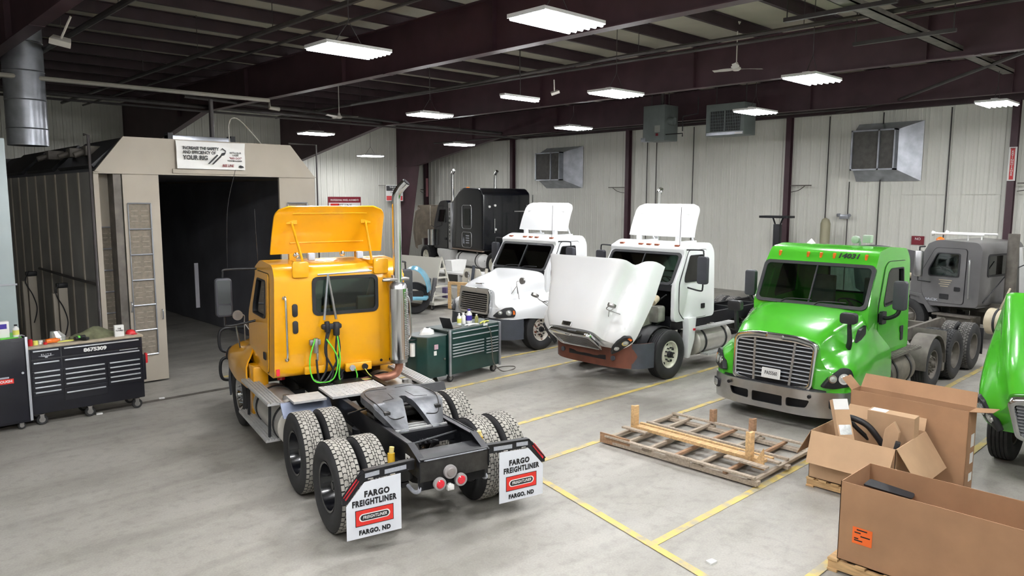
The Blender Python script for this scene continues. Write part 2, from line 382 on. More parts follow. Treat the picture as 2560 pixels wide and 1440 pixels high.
# end-wall columns between the sheets and the room
for y in (6.3, 13.7, 21.4, 29.1, 36.7, -1.2):
    m = MB(); m.box((27.72, y - .1, 0), (27.735, y + .1, 6.9)); m.box((27.735, y - .006, 0), (27.93, y + .006, 6.9)); m.box((27.93, y - .1, 0), (27.945, y + .1, 6.9))
    trim(m, BEAM, smooth=0)
# dark band of girt and fascia above the end-wall sheets, behind the last frame
trim(MB().box((27.7, Y0, 6.86), (27.95, Y1, 7.2)), BEAMD, smooth=0)
trim(MB().box((27.955, Y0, 3.93), (27.97, Y1, 3.95)), WALL, smooth=0)
# pipes and strut under the roof
def pipe(pts, r, m, n=8, sm=False): return trim(MB().tube(pts, r, n, smooth=sm), m)
pipe([(4.5, -5, 7.2), (4.5, 30, 7.2)], .06, PIPE)
pipe([(7.45, -5, 7.25), (7.45, 32, 7.25)], .055, PIPE)
pipe([(8.15, -5, 7.22), (8.15, 32, 7.22)], .035, PIPE)
pipe([(14.4, -5, 7.1), (14.6, 8, 7.15), (14.6, 12, 7.15), (14.9, 30, 7.1)], .045, PIPE, sm=True)
pipe([(15.2, -5, 7.1), (15.1, 16, 7.15), (15.0, 30, 7.15)], .035, PIPE)
pipe([(12.1, -5, 7.5), (12.1, 30, 7.5)], .03, PIPE)
pipe([(-3, 20.3, 6.5), (9.9, 20.3, 6.5), (9.9, 20.3, 6.3), (10.2, 20.3, 6.28)], .055, PIPEW)
pipe([(-3, 21.3, 6.2), (18, 21.9, 6.2), (22, 22.1, 6.2)], .03, PIPE)
pipe([(2, 27.0, 7.0), (26.2, 27.9, 7.0)], .07, PIPE); pipe([(9, 24.2, 6.9), (20, 26.5, 6.9), (25, 27, 6.9)], .05, PIPE)
pipe([(26.0, 4, 7.05), (26.0, 30, 6.85)], .045, PIPEW); pipe([(25.6, 10, 6.75), (25.6, 33, 6.75)], .035, PIPE)
pipe([(19.5, 4.2, 7.0), (26, 9.2, 6.95), (27.8, 12, 6.9)], .05, PIPE)
m = MB(); m.box((12.2, 5.3, 6.98), (22.8, 5.56, 7.0)); m.box((12.2, 5.3, 6.98), (22.8, 5.32, 7.08)); m.box((12.2, 5.54, 6.98), (22.8, 5.56, 7.08))
trim(m, PGREY, smooth=0)
for x in (13.0, 16.0, 19.0):
    m = MB(); m.box((x - .04, 4.7, 6.9), (x + .04, 6.6, 6.97)); m.cyl((x, 4.75, 6.9), (x, 4.75, 7.97), .012, 6); m.cyl((x, 6.55, 6.9), (x, 6.55, 7.97), .012, 6)
    trim(m, PIPE)
m = MB()
for yy in (3, 7, 11, 15, 19, 23, 27):
    for xx, z in ((4.5, 7.2), (7.45, 7.25), (14.6, 7.15)): m.cyl((xx, yy, z), (xx, yy, 8.2), .008, 5)
trim(m, PIPE)
# conduits on the end wall
for y in (20.4, 19.9, 18.0, 10.3, 8.15, 12.2): pipe([(27.9, y, .3), (27.9, y, 6.8)], .022, PIPE, 6)
pipe([(27.85, 11.35, 4.4), (27.85, 11.35, .3)], .02, PIPE, 6)
# painted stall lines
lz = [0.003]
def line(a, b, wd=.1):
    lz[0] += .0006; m = MB(); m.beam((a[0], a[1], lz[0]), (b[0], b[1], lz[0]), wd, .004); return trim(m, LINE, smooth=0)
for yy in (.45, 4.57, 7.24, 8.74, 11.35, 12.76, 15.4): line((6.2 if yy > 5 else 6.45, yy), (24.5, yy))
line((5.62, .8), (7.45, 8.7))
line((6.25, 3.05), (24.5, 3.05))
m = MB(); m.box((-3.5, 14.36, .001), (9.2, 14.5, .006)); 
for i in range(60): m.box((-3.4 + i * .2, 14.38, .006), (-3.3 + i * .2, 14.48, .009))
trim(m, PGREY, smooth=0)

# ================================================================ LAMPS
def make_light(loc, label):
    t = empty('high_bay_light', loc, 0, label, 'light', 'high bay lights under the roof')
    m = MB(); m.box((-.60, -.34, .06), (.60, .34, .075)); m.box((-.3, -.07, .075), (.3, .07, .14)); m.box((-.61, -.35, .02), (-.6, .35, .075)); m.box((.6, -.35, .02), (.61, .35, .075))
    for i in range(7): y = -.33 + .11 * i; m.prism([(y - .02, .06), (y, .03), (y + .02, .06)], 'x', -.6, .6)
    m.box((-.6, -.35, .03), (.6, -.342, .075)); m.box((-.6, .342, .03), (.6, .35, .075))
    m.build('housing', LAMP, t, smooth=0)
    m = MB()
    for i in range(6): m.cyl((-.585, -.305 + .122 * i, .012), (.585, -.305 + .122 * i, .012), .024, 8)
    m.build('tubes', TUBE, t); 
    m = MB(); m.tube([(-.25, 0, .14), (-.1, 0, .35), (0, 0, .5), (.0, 0, .8), (0, 0, 8.26 - loc[2])], .008, 5); m.tube([(.25, 0, .14), (.1, 0, .35), (0, 0, .5)], .006, 5)
    m.build('hanging_cable', PIPE, t)
    return t
L_ = [((6.75, 10.94, 6.15), 'large hanging tube light nearest above the yellow cab, left of the brightest one'),
      ((7.7, 7.18, 6.15), 'largest and brightest hanging tube light, at the top centre'),
      ((13.87, 11.06, 6.15), 'hanging tube light to the right of the small camera dome, above the open white hood'),
      ((15.0, 6.97, 6.15), 'hanging tube light just right of the near ceiling fan'),
      ((13.57, 17.68, 6.15), 'hanging tube light above the chrome stack, right of the far ceiling fan'),
      ((19.54, 17.41, 6.15), 'hanging tube light left of the square grey unit heater'),
      ((19.48, 10.62, 6.15), 'hanging tube light right of the louvred heater'),
      ((22.14, 5.46, 6.15), 'rightmost hanging tube light, above the red wall sign'),
      ((14.42, 25.82, 6.15), 'hanging tube light over the right shoulder of the booth'),
      ((21.0, 25.3, 6.05), 'hanging tube light in front of the far sloping beam, over the black truck'),
      ((21.68, 33.3, 5.9), 'farthest hanging tube light, low in front of the back wall')]
for a, b in L_: make_light(a, b)
# narrow two-tube strip
t = empty('strip_light', (12.94, 13.27, 6.15), 0, 'narrow two-tube strip light above the middle of the hall', 'light')
MB().box((-.6, -.09, .05), (.6, .09, .1)).build('housing', LAMP, t, smooth=0)
m = MB(); m.cyl((-.58, -.05, .02), (.58, -.05, .02), .022, 8); m.cyl((-.58, .05, .02), (.58, .05, .02), .022, 8); m.build('tubes', TUBE, t)
MB().tube([(0, 0, .1), (0, 0, 2.11)], .008, 5, smooth=False).build('hanging_cable', PIPE, t)
# more unseen fittings added behind and beside the viewpoint to brighten the hall
for a in ((8.3, 2.2, 6.15), (3.8, 4.6, 6.3), (-2.6, 4.5, 6.3), (15.2, 1.6, 6.15), (21.5, .5, 6.15), (1.2, 6.2, 6.3), (1.2, 1.0, 6.15), (8.3, -3.2, 6.15), (15.2, -3.6, 6.15), (21.8, -4.5, 6.15), (1.2, -4.5, 6.15)):
    make_light(a, 'hanging tube light added out of view around the viewpoint to brighten the hall')

# ================================================================ WHEELS
def tyre_mb(kind):
    m = MB(); R = .505 if kind == 'drive' else .52
    prof = [(-.105, .285), (-.135, .32), (-.150, .40), (-.146, .46), (-.130, R - .012), (-.118, R)]
    if kind == 'steer':
        g = [-.075, -.025, .025, .075]
        for x in g: prof += [(x - .006, R), (x - .005, R - .014), (x + .005, R - .014), (x + .006, R)]
    prof += [(.118, R), (.130, R - .012), (.146, .46), (.150, .40), (.135, .32), (.105, .285)]
    mis = [0] * (len(prof) - 1)
    if kind == 'steer':
        for j in range(5, len(prof) - 6): mis[j] = 0
    m.lathe(prof, 56 if kind == 'steer' else 40, mis=mis)
    if kind == 'drive':
        N = 44; rows = [(-.118, -.082), (-.074, -.034), (-.026, -.003), (.003, .026), (.034, .074), (.082, .118)]
        for ri, (a, b) in enumerate(rows):
            st = .5 * (ri % 2); hw = .40 if ri in (0, 5) else .42
            for i in range(N):
                t0 = 2 * PI * (i + st - hw) / N; t1 = 2 * PI * (i + st + hw) / N; tm = (t0 + t1) / 2
                sk = .006 if ri in (1, 4) else 0
                pts = [(a, t0), ((a + b) / 2, t0 - (.02 if ri in (1, 2, 3, 4) else 0)), (b, t0), (b + sk, tm), (b, t1), ((a + b) / 2, t1 + (.0 if ri in (0, 5) else -.012)), (a, t1), (a - sk, tm)]
                top = [(y, .523 if abs(y) < .11 else .517, t) for y, t in pts]
                vs = [(r * math.cos(t), y, r * math.sin(t)) for y, r, t in top] + [((.5) * math.cos(t), y, .5 * math.sin(t)) for y, r, t in top]
                n = len(pts)
                m.add(vs, [tuple(range(n))], 1); m.add(vs, [(j, (j + 1) % n, (j + 1) % n + n, j + n) for j in range(n)], 0)
    return m
TY = {}
def wheel(kind, rimm, parent, f, l, side, face_out, holes=5, treadm=TREAD, hubm=None, z=.523, twist=0.0, name='wheel'):
    """side=+1 left, -1 right; face_out: disc near the outer face (steer) or deep inside (outer dual)"""
    key = (kind, treadm.name)
    if key not in TY:
        me = tyre_mb(kind).mesh('wheel'); me.materials.append(RUB); me.materials.append(treadm)
        me.polygons.foreach_set('use_smooth', [True] * len(me.polygons)); me.set_sharp_from_angle(angle=.6); TY[key] = me
    o = bpy.data.objects.new(name, TY[key]); C.objects.link(o); o.parent = parent; o.location = (f, l, z)
    o.rotation_euler = (0, random.random(), (0 if side > 0 else PI) + twist)
    m = MB()
    if face_out:
        m.lathe([(-.11, .288), (-.10, .27), (.02, .262), (.085, .268), (.112, .292), (.122, .290), (.118, .270), (.085, .252), (.045, .238), (.035, .215), (.06, .185), (.085, .165), (.09, .10), (.09, .0)], 40)
    else:
        m.lathe([(-.11, .288), (-.10, .262), (.10, .268), (.116, .292), (.124, .288), (.118, .266), (.0, .245), (-.055, .22), (-.07, .19), (-.07, .12), (-.07, .0)], 40)
    m.build('rim', rimm, o, smooth=35)
    y0 = .085 if face_out else -.07
    m = MB(); m.cyl((0, y0, 0), (0, y0 + (.07 if face_out else .12), 0), .075, 20, .062); m.cyl((0, y0 + .05, 0), (0, y0 + (.085 if face_out else .13), 0), .045, 16)
    for i in range(10):
        a = 2 * PI * i / 10; m.cyl((.142 * math.cos(a), y0, .142 * math.sin(a)), (.142 * math.cos(a), y0 + .045, .142 * math.sin(a)), .016, 6)
    m.build('hub', hubm or rimm, o)
    if holes:
        m = MB()
        for i in range(holes):
            a = 2 * PI * i / holes + .3; yy = .052 if face_out else -.057
            m.cyl((.213 * math.cos(a), yy - .02, .213 * math.sin(a)), (.213 * math.cos(a), yy + .004, .213 * math.sin(a)), .031 if holes < 8 else .022, 14)
        m.build('hand_hole', LBLK, o)
    return o
# ================================================================ TRUCK PARTS
def taper(mb, zr=1.9, k=.055):
    mb.v = [(x, y * (1 - k * max(0, z - zr)), z) for x, y, z in mb.v]; return mb
def inset_poly(poly, d):
    cx = sum(p[0] for p in poly) / len(poly); cz = sum(p[1] for p in poly) / len(poly); out = []
    for p in poly:
        v = Vector((p[0] - cx, p[1] - cz)); out.append((cx + v.x * (1 - d / abs(v.x) if abs(v.x) > 2 * d else .5), cz + v.y * (1 - d / abs(v.y) if abs(v.y) > 2 * d else .5)))
    return out
def rect_in(mtx, w0, h0, w1, h1, r, a, b, n=5):
    return MB().prism(rrect(w0, h0, w1, h1, r, n), 'z', a, b).tr(mtx)
def cab_shell(T, prof, w, paint, wind, rear, side, door, tk=.055, bev=.07, roofm=None):
    """prof: (f,z) outline; wind: (f0,z0,f1,z1,halfw); rear: (l0,z0,l1,z1) or None; side: window outline (f,z); door: outline (f,z)"""
    body = MB().prism(rpoly(prof, .12, 4), 'y', -w, w); taper(body)
    # round the long edges by pulling the corners in
    fm = min(p[0] for p in prof); fM = max(p[0] for p in prof)
    cutters = [taper(MB().prism(inset_poly(prof, .06), 'y', -w + .06, w - .06))]
    (f0, z0, f1, z1, hw) = wind; up = Vector((f1 - f0, 0, z1 - z0)); L = up.length; mt = face((0, 1, 0), up, (f0, 0, z0))
    ws = rrect(-hw, .02, hw, L - .02, (.10, .10, .07, .07)); cutters.append(MB().prism(ws, 'z', -.3, .3).tr(mt))
    cutters.append(taper(MB().prism(side, 'y', -w - .3, w + .3)))
    if rear: cutters.append(MB().prism(rrect(rear[0], rear[1], rear[2], rear[3], .07), 'x', fm - .3, fm + .3))
    o = body.build('cab', paint, T, smooth=38, boolean=cutters)
    md = o.modifiers.new('b', 'BEVEL'); md.width = bev; md.segments = 4; md.limit_method = 'ANGLE'; md.angle_limit = 1.2; md.use_clamp_overlap = True
    o.modifiers.clear()
    g = MB().prism([(x * 1.02, y) for x, y in rrect(-hw - .02, .0, hw + .02, L, .1)], 'z', -.004, .004).tr(mt)
    g.tr(Matrix.Translation((-.02, 0, 0))); g.build('windshield', GLASS, T, smooth=0)
    # black surround
    def ringm(outer, inner, mtx, a, b):
        n = len(outer); vs = [(x, y, a) for x, y in outer] + [(x, y, a) for x, y in inner] + [(x, y, b) for x, y in outer] + [(x, y, b) for x, y in inner]; fs = []
        for i in range(n):
            j = (i + 1) % n; fs += [(i, j, n + j, n + i), (2 * n + i, 3 * n + i, 3 * n + j, 2 * n + j), (i, 2 * n + i, 2 * n + j, j), (n + i, n + j, 3 * n + j, 3 * n + i)]
        return MB().add([tuple(mtx @ Vector(v)) for v in vs], fs)
    nrm_sign = 1 if (mt.to_3x3() @ Vector((0, 0, 1))).x > 0 else -1
    a, b = (-.01 * nrm_sign, .016 * nrm_sign)
    m = ringm(rrect(-hw - .03, -.012, hw + .03, L + .01, .1), rrect(-hw + .03, .05, hw - .03, L - .05, .08), mt, a, b)
    m.add(*[(lambda q: (q.v, q.f))(MB().box((-.012, .03, min(a, b)), (.012, L - .03, max(a, b))).tr(mt))][0])
    m.build('windshield_gasket', BLK, T, smooth=0)
    for i in (-.5, .12):
        MB().tube([mt @ Vector((i, .0, .03 * nrm_sign)), mt @ Vector((i + .12, .07, .035 * nrm_sign)), mt @ Vector((i + .55, .09, .03 * nrm_sign))], .009, 6).build('wiper', BLK, T)
    if rear:
        fr = face((0, -1, 0), (0, 0, 1), (fm, 0, 0)); R_ = (-rear[2], rear[1], -rear[0], rear[3])
        ringm(rrect(R_[0] - .02, R_[1] - .02, R_[2] + .02, R_[3] + .02, .09), rrect(R_[0] + .03, R_[1] + .03, R_[2] - .03, R_[3] - .03, .06), fr, -.01, .014).build('rear_window_gasket', BLK, T, smooth=0)
        MB().box((fm + .005, rear[0], rear[1]), (fm + .012, rear[2], rear[3])).build('rear_window', GLASS, T, smooth=0)
    for s in (1, -1):
        d = MB().prism(door, 'y', s * w - .002 * s, s * (w + .014)); taper(d)
        dd = d.build('door', paint, T, smooth=30, boolean=[taper(MB().prism(side, 'y', -w - .3, w + .3))])
        n = len(side); cx = sum(p[0] for p in side) / n; cz = sum(p[1] for p in side) / n
        inn = [(cx + (p[0] - cx) * .93, cz + (p[1] - cz) * .92) for p in side]
        vs = [(p[0], s * (w + .02), p[1]) for p in side] + [(p[0], s * (w + .02), p[1]) for p in inn] + [(p[0], s * (w - .03), p[1]) for p in side] + [(p[0], s * (w - .03), p[1]) for p in inn]; fs = []
        for i in range(n):
            j = (i + 1) % n; fs += [(i, j, n + j, n + i), (2 * n + i, 2 * n + j, 3 * n + j, 3 * n + i), (i, 2 * n + i, 2 * n + j, j), (n + i, n + j, 3 * n + j, 3 * n + i)]
        taper(MB().add(vs, fs)).build('window_gasket', BLK, dd, smooth=0)
        taper(MB().prism(side, 'y', s * (w - .03), s * (w - .022))).build('side_window', GLASS, dd, smooth=0)
        fb = min(p[0] for p in door); 
        MB().prism(rrect(fb + .1, 1.36, fb + .25, 1.47, .02), 'y', s * (w + .012), s * (w + .024)).build('door_handle', BLK, dd)
        # shut line: thin black band around the door
        n = len(door); cx = sum(p[0] for p in door) / n; cz = sum(p[1] for p in door) / n
        out = [(p[0] + .012 * (1 if p[0] > cx else -1), p[1] + .012 * (1 if p[1] > cz else -1)) for p in door]
        taper(MB().prism(out, 'y', s * (w - .01), s * (w + .003))).build('door_seal', LBLK, dd, smooth=0, boolean=[taper(MB().prism(side, 'y', -w - .3, w + .3))])
    # inside: floor, dash, two seats, steering wheel
    fl = min(p[1] for p in prof)
    MB().box((fm + .08, -w + .08, fl + .05), (fM - .1, w - .08, fl + .12)).build('cab_floor', INT, T, smooth=0)
    ff = f0 if f0 > f1 else f0
    MB().prism(rpoly([(ff - .08, 1.35), (ff - .06, z0 - .04), (ff - .3, z0 - .02), (ff - .5, z0 - .12), (ff - .52, 1.5)], .05), 'y', -w + .1, w - .1).build('dashboard', INT, T)
    for s in (1, -1):
        m = MB(); c = fm + .45
        m.prism(rpoly([(c - .25, 1.45), (c + .25, 1.45), (c + .27, 1.58), (c - .22, 1.56)], .05), 'y', s * .5 - .24, s * .5 + .24)
        m.prism(rpoly([(c - .3, 1.5), (c - .18, 1.5), (c - .24, 2.28), (c - .34, 2.28)], .05), 'y', s * .5 - .22, s * .5 + .22); m.box((c - .15, s * .5 - .12, fl + .1), (c + .15, s * .5 + .12, 1.46))
        m.build('seat', INT, T, bevel=.02)
    m = MB(); sw = Matrix.Translation((ff - .62, .5, z0 + .02)) @ Matrix.Rotation(-.5, 4, 'Y')
    ring = [(.21 * math.cos(2 * PI * i / 24), .21 * math.sin(2 * PI * i / 24), 0) for i in range(25)]
    m.tube(ring, .014, 6, smooth=False); m.cyl((0, 0, -.25), (0, 0, .01), .03, 8); m.beam((-.2, 0, 0), (.2, 0, 0), .03, .015); m.tr(sw).build('steering_wheel', BLK, T)
    return mt
def hood_shell(T, st, paint, arch=None, cap=True, piv=None, ang=0, name='hood', k=4, tilt=.11):
    """st: list of (f, [(l,z)...]) half sections from the crown down to the fender lip"""
    rows = []
    for f, half in st:
        h3 = spline([(q[2] if len(q) > 2 else 0, q[0], q[1]) for q in half], 3); h = [(p.y, p.z) for p in h3]; df = [p.x for p in reversed(h3)] + [p.x for p in h3[1:]]
        full = [(-l, z) for l, z in reversed(h)] + h[1:]
        rows.append((f, full, df))
    cols = len(rows[0][1]); cur = []
    for j in range(cols): cur.append(spline([(r[0] + r[2][j] - tilt * (r[1][j][1] - .68) * max(0, min(1, (r[0] - .7) / .45)), r[1][j][0], r[1][j][1]) for r in rows], k))
    secs = [[tuple(cur[j][i]) for j in range(cols)] for i in range(len(cur[0]))]
    m = MB(); m.loft(secs, caps=False, closed=False)
    if cap: 
        last = secs[-1]; n = len(last); h = n // 2
        for j in range(h): m.add([last[j], last[j + 1], last[n - 2 - j], last[n - 1 - j]], [(0, 1, 2, 3)] )
    bo = []
    if arch:
        for s in (1, -1):
            bo.append(MB().cyl((arch[0], s * arch[3], arch[1]), (arch[0], s * 1.6, arch[1]), arch[2], 40))
    mb = m
    me_o = mb.build(name, paint, T, smooth=32)
    # weld, thicken, cut the wheel arches
    bm = bmesh.new(); bm.from_mesh(me_o.data); bmesh.ops.remove_doubles(bm, verts=bm.verts, dist=.0005); bmesh.ops.recalc_face_normals(bm, faces=bm.faces); bm.to_mesh(me_o.data); bm.free()
    md = me_o.modifiers.new('s', 'SOLIDIFY'); md.thickness = .025; md.offset = 0
    bake(me_o)
    if bo: cuts(me_o, bo)
    me_o.data.polygons.foreach_set('use_smooth', [True] * len(me_o.data.polygons)); me_o.data.set_sharp_from_angle(angle=.6)
    if piv: hinge(me_o, piv, ang)
    return me_o
def hinge(o, piv, ang):
    o.data.transform(Matrix.Translation((piv[0], 0, piv[1])) @ Matrix.Rotation(ang, 4, 'Y') @ Matrix.Translation((-piv[0], 0, -piv[1])))
def curved_bar(path, z0, z1, t, lean=0.0, k=5):
    """bar following a plan path (f,l), from z0 to z1, thickness t; mirrored about l=0"""
    P = spline([(p[0], p[1], 0) for p in path], k); half = [(p.x, p.y) for p in P]
    full = [(f, -l) for f, l in reversed(half)] + half[1:]
    secs = []
    for i, (f, l) in enumerate(full):
        a = full[max(i - 1, 0)]; b = full[min(i + 1, len(full) - 1)]; d = Vector((b[0] - a[0], b[1] - a[1])).normalized(); n = Vector((d.y, -d.x))
        zm = (z0 + z1) / 2
        pr = [(0, z0 + .02), (.0, z0), (t, z0), (t, z1), (0, z1), (0, z1 - .02), (-.015, zm)]
        secs.append([(f - n.x * q, l - n.y * q, z) for q, z in pr])
    return MB().loft(secs)
def rails(T, f0, f1, step=None, m=None):
    for s in (1, -1):
        top = [(f0, .80), (f0, 1.0), (f0 + .12, 1.04)] if step is None else [(f0, .74), (f0, .93), (f0 + .32, 1.06)]
        poly = top + [(f1, 1.04), (f1, .80)]
        b = MB(); b.prism(poly, 'y', s * .43 - .005, s * .43 + .005)
        b.beam((f0 + .3, s * .40, 1.045), (f1, s * .40, 1.045), .08, .012); b.beam((f0 + .1, s * .40, .80), (f1, s * .40, .80), .08, .012)
        b.beam((f0, s * .40, .935), (f0 + .32, s * .40, 1.06), .08, .012)
        b.build('frame_rail', m or FRM, T, smooth=0)
    f = f0 + .9
    while f < f1 - .4: MB().box((f - .05, -.43, .82), (f + .05, .43, 1.0)).build('crossmember', m or FRM, T, smooth=0); f += 1.15
def axle(T, f, m=GREASE, half=.95, diff=True):
    b = MB(); b.tube([(f, -half, .523), (f, -.35, .53), (f, 0, .53), (f, .35, .53), (f, half, .523)], lambda t: .075, 12)
    if diff: b.lathe([(-.2, .02), (-.18, .14), (0, .22), (.18, .14), (.2, .02)], 18, 'x', (f, .03, .55)); b.cyl((f, .03, .6), (f + .35, .03, .66), .09, 14)
    b.build('axle', m, T)
    for s in (1, -1):
        b = MB(); b.cyl((f - .25, s * .38, .55), (f - .25, s * .38, .8), .12, 16); b.beam((f - .35, s * .38, .5), (f + .35, s * .38, .56), .09, .06); b.build('air_spring', BLK, T)
def deflector(T, paint, f0, z0, z1, hw, lean, back=True):
    secs = []
    for i in range(15):
        t = i / 14; z = z0 + (z1 - z0) * t
        c = .16; a = max(0, (t - (1 - .24)) / .24); wz = (hw + .03 * (1 - t)) - .20 * (1 - math.sqrt(max(0, 1 - a * a)))
        secs.append([(f0 - lean * t - .10 * (y ** 2) + .03 * math.sin(PI * t), y * wz, z) for y in [-1 + j / 10 for j in range(21)]])
    o = MB().loft(secs, caps=False, closed=False).build('roof_air_deflector', paint, T, smooth=50, solid=.022)
    def onf(y, t): return (f0 - lean * t - .10 * (y / hw) ** 2 + .03 * math.sin(PI * t) - .02, y, z0 + (z1 - z0) * t)
    for t in (.22, .84):
        MB().tube([onf(-hw * .68, t), onf(-hw * .3, t), onf(0, t), onf(hw * .3, t), onf(hw * .68, t)], .014, 6).build('stiffening_rib', paint, o)
    for s in (1, -1):
        MB().cyl(onf(s * hw * .68, .66), (f0 - .62, s * hw * .62, z0 - .12), .02, 10).build('strut', paint, o)
        b = MB(); b.box((f0 - .66, s * hw * .62 - .06, z0 - .16), (f0 - .1, s * hw * .62 + .06, z0 - .10)); b.box((f0 - .06, s * hw * .62 - .05, z0 - .16), (f0 + .03, s * hw * .62 + .05, z0 + .02)); b.build('hinge_bracket', paint, o)
        p = onf(s * hw * .68, .66); MB().box((p[0] - .015, p[1] - .08, p[2] - .025), (p[0] + .015, p[1] + .08, p[2] + .03)).build('strut_plate', paint, o)
    return o
def west_mirror(T, f, l, z0, z1, m=None, wd=.24):
    s = 1 if l > 0 else -1
    b = MB().prism(rrect(l - wd / 2, z0, l + wd / 2, z1, .05), 'x', f - .05, f + .06); o = b.build('side_mirror', m or MIRB, T, bevel=.02)
    MB().prism(rrect(l - wd / 2 + .025, z0 + .2, l + wd / 2 - .025, z1 - .03, .03), 'x', f - .056, f - .05).build('mirror_glass', MGL, o)
    MB().prism(rrect(l - wd / 2 + .025, z0 + .03, l + wd / 2 - .025, z0 + .18, .03), 'x', f - .056, f - .05).build('convex_glass', MGL, o)
    MB().tube([(f + .02, s * .98, z1 + .12), (f, l - s * .05, z1 + .13), (f, l, z1 + .08), (f, l, z1 - .05)], .016, 8).build('mirror_arm', BLK, o)
    MB().tube([(f + .02, s * 1.02, z0 - .1), (f, l - s * .05, z0 - .15), (f, l, z0 - .08), (f, l, z0 + .05)], .018, 8).build('mirror_arm', BLK, o)
    return o
def tank(T, s, f0, f1, m, r=.3, l=.88, z=.6):
    b = MB().lathe([(0, .02), (.015, r * .8), (.05, r), (f1 - f0 - .05, r), (f1 - f0 - .015, r * .8), (f1 - f0, .02)], 36, 'x', (f0, s * l, z)); o = b.build('fuel_tank', m, T)
    for f in (f0 + .28, f1 - .28):
        b = MB().lathe([(-.03, r + .001), (-.03, r + .012), (.03, r + .012), (.03, r + .001)], 36, 'x', (f, s * l, z)); b.box((f - .03, s * .44, z - .12), (f + .03, s * (l - r + .05), z + .2)); b.build('tank_strap', BLK, o)
    MB().cyl((f0 + .5, s * (l + .05), z + r - .02), (f0 + .5, s * (l + .05), z + r + .05), .05, 14).build('filler_cap', DSTL, o)
    return o
def step(T, f0, f1, l0, l1, z, m=None, name='step'):
    b = MB(); b.box((f0, l0, z - .03), (f1, l1, z))
    n = 5
    for i in range(n): y = l0 + (l1 - l0) * (i + .5) / n; b.beam((f0, y, z + .006), (f1, y, z + .006), (l1 - l0) / n * .55, .012)
    return b.build(name, m or ALU, T, smooth=0)
def grille_columbia(T, hp=None):
    mt = face((0, 1, 0), (-.11, 0, 1), (1.165, 0, .935)); parts = []
    def ring(o, i, a, b):
        n = len(o); vs = [(x, y, a) for x, y in o] + [(x, y, a) for x, y in i] + [(x, y, b) for x, y in o] + [(x, y, b) for x, y in i]; fs = []
        for q in range(n):
            j = (q + 1) % n; fs += [(q, j, n + j, n + q), (2 * n + q, 3 * n + q, 3 * n + j, 2 * n + j), (q, 2 * n + q, 2 * n + j, j), (n + q, n + j, 3 * n + j, 3 * n + q)]
        return MB().add(vs, fs)
    o = rpoly([(-.58, .0), (.58, .0), (.56, .63), (-.56, .63)], .13, 5); i = rpoly([(-.50, .06), (.50, .06), (.48, .50), (-.48, .50)], .05, 5)
    g = ring(o, i, 0, .10).tr(mt).build('grille_surround', CHR, T, smooth=40, bevel=.015)
    bb = MB().prism(i, 'z', .0, .02).tr(mt).build('grille_backing', LBLK, g, smooth=0)
    m = MB()
    for k in range(8): z = .085 + k * .052; m.box((-.49, z - .009, .02), (.49, z + .012, .075))
    m.tr(mt).build('grille_bars', STL, g, smooth=0)
    lg = MB().prism(rrect(-.08, .54, .08, .585, .02), 'z', .10, .112).tr(mt).build('badge', CHR, g)
    return [g] + list(g.children)
def headlight(T, s, c, yaw, w, h, lean=0.0, name='headlight', poly=None, bowls=2):
    """lamp unit on a corner of the nose; c = (f,l,z) of its middle"""
    r = Vector((-math.sin(yaw), math.cos(yaw) * s, 0)); mt = face(r, (-.15, 0, 1), c)
    if (mt.to_3x3() @ Vector((0, 0, 1))).x < 0: mt = mt @ Matrix.Diagonal((1, 1, -1, 1))
    poly = poly or [(-w * .5, -h * .35), (-w * .2, -h * .5), (w * .45, -h * .42), (w * .5, h * .1), (w * .35, h * .5), (w * .02, h * .42), (-w * .3, h * .05)]
    pl = rpoly(poly, .05, 4)
    o = MB().prism(pl, 'z', -.05, .035).tr(mt).build(name, BLK, T, bevel=.01)
    for q in range(bowls):
        x = w * (.18 - .36 * q + .02); rr = h * (.26 if q == 0 else .2)
        b = MB(); b.cyl((x, -h * .04, .03), (x, -h * .04, .05), rr, 18); b.tr(mt).build('reflector_bowl', CHR, o)
        b = MB(); b.lathe([(0, rr * .7), (.01, rr * .4), (.014, 0)], 16, 'z', (x, -h * .04, .05)); b.tr(mt).build('lamp_lens', CLR, o)
    b = MB().prism(rpoly([(w * .38, -h * .2), (w * .47, -h * .15), (w * .45, h * .15), (w * .37, h * .2)], .01), 'z', .03, .042).tr(mt).build('side_marker', AMB, o)
    return [o] + list(o.children)
def markers(T, f, z, ys, m, size=(.035, .11, .04)):
    for y in ys: MB().prism(rrect(y - size[1] / 2, z - size[2] / 2, y + size[1] / 2, z + size[2] / 2, .01), 'x', f - size[0], f + size[0]).build('roof_marker_light', m, T, bevel=.008)
